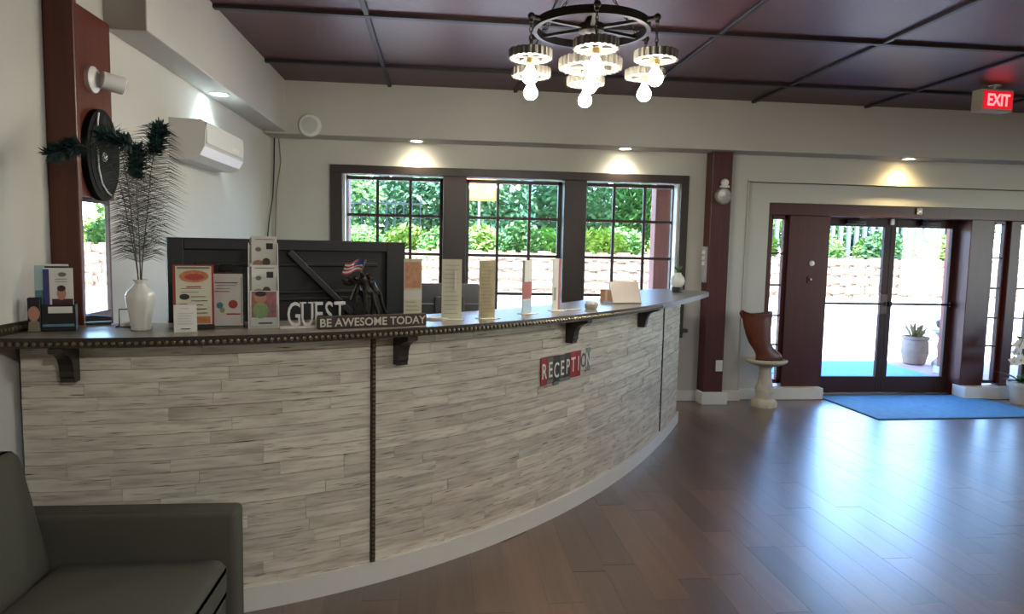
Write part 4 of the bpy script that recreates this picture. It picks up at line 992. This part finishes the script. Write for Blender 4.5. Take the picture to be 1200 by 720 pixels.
blm = blm.mesh('blossom', M_PETAL, True); lipm = MB().sphere((0, -.012, -.006), .011, 8, 6).mesh('blossom_lip', mat('orchid_lip', srgb(214, 186, 120), .5))
for sgn_, top_z in ((-1, .78), (1, .86)):
    pts = [(0, 0, .24), (.03*sgn_, -.02, .45), (.05*sgn_, -.04, .64), (0*sgn_-.02, -.07, top_z), (-.10, -.09, top_z-.09), (-.17, -.1, top_z-.24)]
    MB().tube(pts, [.006, .006, .005, .004, .004, .003], 6).build('stem', M_LEAFD, op, True)
for k in range(15):
    q = (random.uniform(-.21, .08), random.uniform(-.13, -.05), random.uniform(.46, .72))
    b_ = add('blossom', blm, op, q, (random.uniform(-.4, .4), random.uniform(-.5, .5), random.uniform(-.7, .5)), (random.uniform(.85, 1.15),)*3); add('blossom_lip', lipm, b_)

# ------------------------------------------------------------------ outside
struct(MB().prism([(7.75, -.4), (16.4, -.4), (16.4, .52), (15.2, .44), (11.5, -.02), (10.5, -.06), (7.75, -.06)], -40, 50, 'yz').build('ground', M_PAVE), 'sunlit pale concrete forecourt outside', 'pavement')
struct(MB().box(-40, 50, 7.76, 9.9, -.06, -.015).build('porch_floor', M_PORCH), 'pinkish concrete porch floor outside the doors', 'porch floor')
struct(MB().box(-60, 70, 16.5, 70, -.3, 1.25).build('terrace', M_EARTH), 'raised planted bank behind the stone wall', 'bank')
struct(MB().box(-40, 50, 7.40, 9.05, 2.86, 3.0).box(-40, 50, 8.85, 9.05, 2.62, 2.86).build('porch_roof', mat('porch_ceiling', srgb(150, 132, 116), .8, var=.05)), 'porch roof shading the outside of the entrance', 'roof')
struct(MB().box(-40, 50, YB-.2, 7.46, CEIL+.2, CEIL+.4).build('roof_slab', M_PAVE), 'flat roof slab above the lobby', 'roof')
for k, x in enumerate((-5.2, -1.25, 2.89, 7.14, 11.2)):
    c = thing('porch_column', ('red-brown timber porch column beyond the small side window', 'red-brown timber porch column outside the railing window', 'red-brown porch column outside the window nearest the pillar', 'red-brown timber porch column outside the entrance door', 'red-brown timber porch column beyond the outdoor pot')[k], 'column', (x, 8.9, -.015))
    MB().bbox(-.11, .11, -.1, .1, .1, 2.64, .008).build('shaft', M_COLUMN, c); MB().bbox(-.14, .14, -.13, .13, 0, .1, .008).build('base', M_STONEW, c)
om = thing('outdoor_mat', 'blue mat on the porch outside the glass doors', 'mat', (5.65, 8.95, -.015)); MB().bbox(-1.1, 1.1, -1.0, .95, 0, .012, .004).build('mat_pile', M_MATB, om)
# stone retaining wall
sw = thing('stone_wall', 'low field stone retaining wall across the forecourt', 'stone wall', (5, 16.3, -.06))
MB().box(-45, 45, -.02, .22, 0, 1.44).build('mortar', mat('mortar', srgb(176, 150, 126), .95, var=.1), sw)
stone_ms = []
for k in range(5):
    bm = bmesh.new(); bmesh.ops.create_cube(bm, size=1); bmesh.ops.bevel(bm, geom=bm.edges[:], offset=.2, segments=2, affect='EDGES')
    for v in bm.verts: v.co += Vector((random.uniform(-.05, .05), random.uniform(-.05, .05), random.uniform(-.05, .05)))
    stone_ms.append(MB().bm(bm).mesh('stone', M_STONE, True))
nst = 0; z = .48
while z < 1.40:
    hh = random.uniform(.2, .26); x = -15+random.random()*.3
    while x < 9.8:
        wd = random.uniform(.3, .6)
        if nst < 295:
            add('stone', random.choice(stone_ms), sw, (x+wd/2, -.02+random.uniform(-.03, .03), z+hh/2), scale=(wd*.98, .22, hh*.97)); nst += 1
        x += wd
    z += hh
# foliage
def cloud(name, m, n, r, sz, sq=(1, 1, 1)):
    v, f = [], []
    for k in range(n):
        d = Vector((random.gauss(0, 1), random.gauss(0, 1), random.gauss(0, 1))).normalized()*(random.random()**.35)*r
        d = Vector((d.x*sq[0], d.y*sq[1], d.z*sq[2])); a = Vector((random.gauss(0, 1), random.gauss(0, 1), random.gauss(0, .6))).normalized(); b = a.orthogonal().normalized()
        s_ = sz*random.uniform(.6, 1.3); o = len(v)
        v += [tuple(d-a*s_), tuple(d+b*s_*.45), tuple(d+a*s_), tuple(d-b*s_*.45)]; f.append((o, o+1, o+2, o+3))
    me = bpy.data.meshes.new(name); me.from_pydata(v, [], f); me.materials.append(m); return me
SH = [cloud('foliage', M_LEAF, 1500, .6, .075, (1.2, .9, .75)), cloud('foliage', M_LEAFD, 1500, .6, .075, (1, .9, .9)), cloud('foliage', mat('leaf_yellow', srgb(116, 140, 48), .55, var=.3, rnd=.1), 1500, .6, .08, (1.2, 1, .7))]
TR = [cloud('crown', M_LEAF, 5000, 2.0, .16, (1.1, 1, .85)), cloud('crown', mat('leaf_bluegreen', srgb(76, 110, 66), .55, var=.35, rnd=.12), 5000, 2.0, .16, (1, 1, .95)), cloud('crown', M_LEAFD, 5000, 2.0, .17, (1.05, 1, 1.1))]
stem = MB()
for k in range(6): a = k*1.05; stem.tube([(0, 0, 0), (.2*math.cos(a), .2*math.sin(a), .35)], .012, 5)
stem = stem.mesh('stems', M_BARK)
kinds = ('light green leafy shrub', 'deep green rounded shrub', 'yellow-green spreading shrub')
for k in range(26):
    x = -9.6+k*.97+random.uniform(-.04, .04); kd = (0, 2, 1, 0, 2)[k % 5]; s_ = random.uniform(.95, 1.1)*(1.12 if k % 2 else 1)
    t = thing('shrub', kinds[kd]+(' in the row behind the wall-top shrubs' if k % 2 else ' growing right along the top of the stone wall'), 'shrub', (x, 17.2+1.75*(k % 2), 1.25), random.random()*6, 'shrubs along the stone wall'); t.scale = (s_,)*3
    add('foliage', SH[kd], t, (0, 0, .42)); add('stems', stem, t)
trunk = MB().tube([(0, 0, 0), (.05, .02, 1.2), (0, .05, 2.4)], [.15, .12, .07], 10).mesh('trunk', M_BARK, True)
for k, (x, y, kd, s_, lab) in enumerate(((-8.5, 22, 0, .75, 'bright green tree seen through the small side window'), (-3.4, 22.5, 0, .8, 'bright green tree behind the black railing'), (1.6, 23, 1, .8, 'blue-green tree between the railing and the house'),
        (4.6, 25, 1, .85, 'blue-green tree beside the blue-grey house'), (8.6, 22, 0, .8, 'bright green tree next to the tall blue-green tree'), (12.0, 27.0, 2, .9, 'deep green tree behind the picket fence'), (12.6, 22.6, 0, .66, 'low bright green tree seen through the entrance'), (17.8, 23, 2, .8, 'deep green tree at the far end of the fence'), (8.2, 29.5, 2, .95, 'deep green tree rising behind the house side'), (-.9, 26.5, 1, .95, 'blue-green tree behind the orange sign'), (16.7, 27.6, 1, .9, 'blue-green tree behind the grey picket fence'))):
    t = thing('tree', lab, 'tree', (x, y, 1.25), k*1.3, 'trees on the bank'); t.scale = (s_,)*3
    add('crown', TR[kd], t, (0, 0, 2.0)); add('trunk', trunk, t)
# fences
def fence(name, label, x0, x1, y, z0, h, m, gap, hw):
    t = thing(name, label, 'fence', (x0, y, z0)); n = int((x1-x0)/gap)
    pk = MB().box(-hw, hw, -hw, hw, 0, h).mesh('picket', m)
    for k in range(n+1): add('picket', pk, t, (k*gap, 0, 0))
    for z in (.12*h, .92*h): MB().box(0, n*gap, -.02, .02, z-.025, z+.025).build('rail', m, t)
fence('black_railing', 'black metal railing before the bright green tree', -5.4, -.6, 20.4, 1.25, 1.7, M_BLK, .24, .016)
fence('picket_fence', 'grey picket fence seen through the glass doors', 10.0, 16.5, 20.3, 1.25, 2.2, mat('fence_grey', srgb(110, 112, 112), .7, var=.1), .26, .05)
# house
hs = thing('house', 'blue-grey house with a low roof beyond the trees', 'house', (3.6, 31, 1.25))
M_HW = mat('house_wall', srgb(150, 160, 176), .8, var=.05)
MB().box(-2.6, 2.6, 0, 5, 0, 3.6).build('wall', M_HW, hs); MB().prism([(-3, 3.5), (3, 3.5), (0, 5.2)], -.4, 5.4, 'xz').build('roof', mat('house_roof', srgb(96, 104, 122), .8, var=.1), hs)
for x in (-1.7, 0, 1.7):
    wn = MB().bbox(x-.45, x+.45, -.06, .02, 1.2, 2.5, .02).build('window', M_TRIMW, hs); MB().box(x-.36, x+.36, -.07, -.05, 1.29, 2.41).build('pane', mat('far_glass', srgb(70, 84, 96), .1), wn)
# street sign
ss = thing('street_sign', 'orange sign board on a post beyond the forecourt', 'sign', (1.15, 21, 1.25))
MB().tube([(0, 0, 0), (0, 0, 2.9)], .04, 8).build('sign_post', M_METAL, ss); MB().bbox(-.5, .5, -.06, -.03, 1.75, 2.75, .05).build('sign_board', M_SIGNO, ss)
# pot and pedestal outside
M_PORCHPOT = mat('tan_stone_pot', srgb(150, 130, 112), .8, var=.2, vscale=(10, 10, 10), bump=.3, bscale=50)
ot = thing('outdoor_planter', 'round stone pot with a leafy plant outside the door', 'planter', (7.22, 9.72, -.015))
MB().lathe([(.12, 0), (.15, .02), (.19, .18), (.185, .32), (.17, .38), (.19, .39), (.19, .43), (.165, .43), (.15, .38)], 30).build('pot', M_PORCHPOT, ot, True)
MB().lathe([(.16, .37), (.1, .39), (.01, .395)], 20).build('soil', M_EARTH, ot)
for k in range(30):
    a = k*2.4; m_ = MB(); leaf(m_, (.05*math.cos(a*1.7), .05*math.sin(a*1.7), .38), (math.cos(a)*random.uniform(.2, .9), math.sin(a)*.6, 1), random.uniform(.2, .42), .024, curl=.2, seg=5); m_.build('leaf', mat('planter_leaf', srgb(150, 136, 92), .6, var=.35, vscale=(8, 8, 8), rnd=.2), ot, True)
os_ = thing('garden_pedestal', 'pale carved pedestal with dark bowl outside the door', 'pedestal', (7.56, 9.50, -.015))
MB().lathe([(.17, 0), (.17, .06), (.14, .09), (.1, .15), (.12, .3), (.1, .42), (.15, .5), (.19, .52), (.19, .55)], 26, flute=.05, nf=8).build('column', M_STONEW, os_, True)
MB().lathe([(.08, .55), (.15, .6), (.16, .68), (.13, .7), (.1, .64)], 22).build('bowl', M_INK, os_, True)
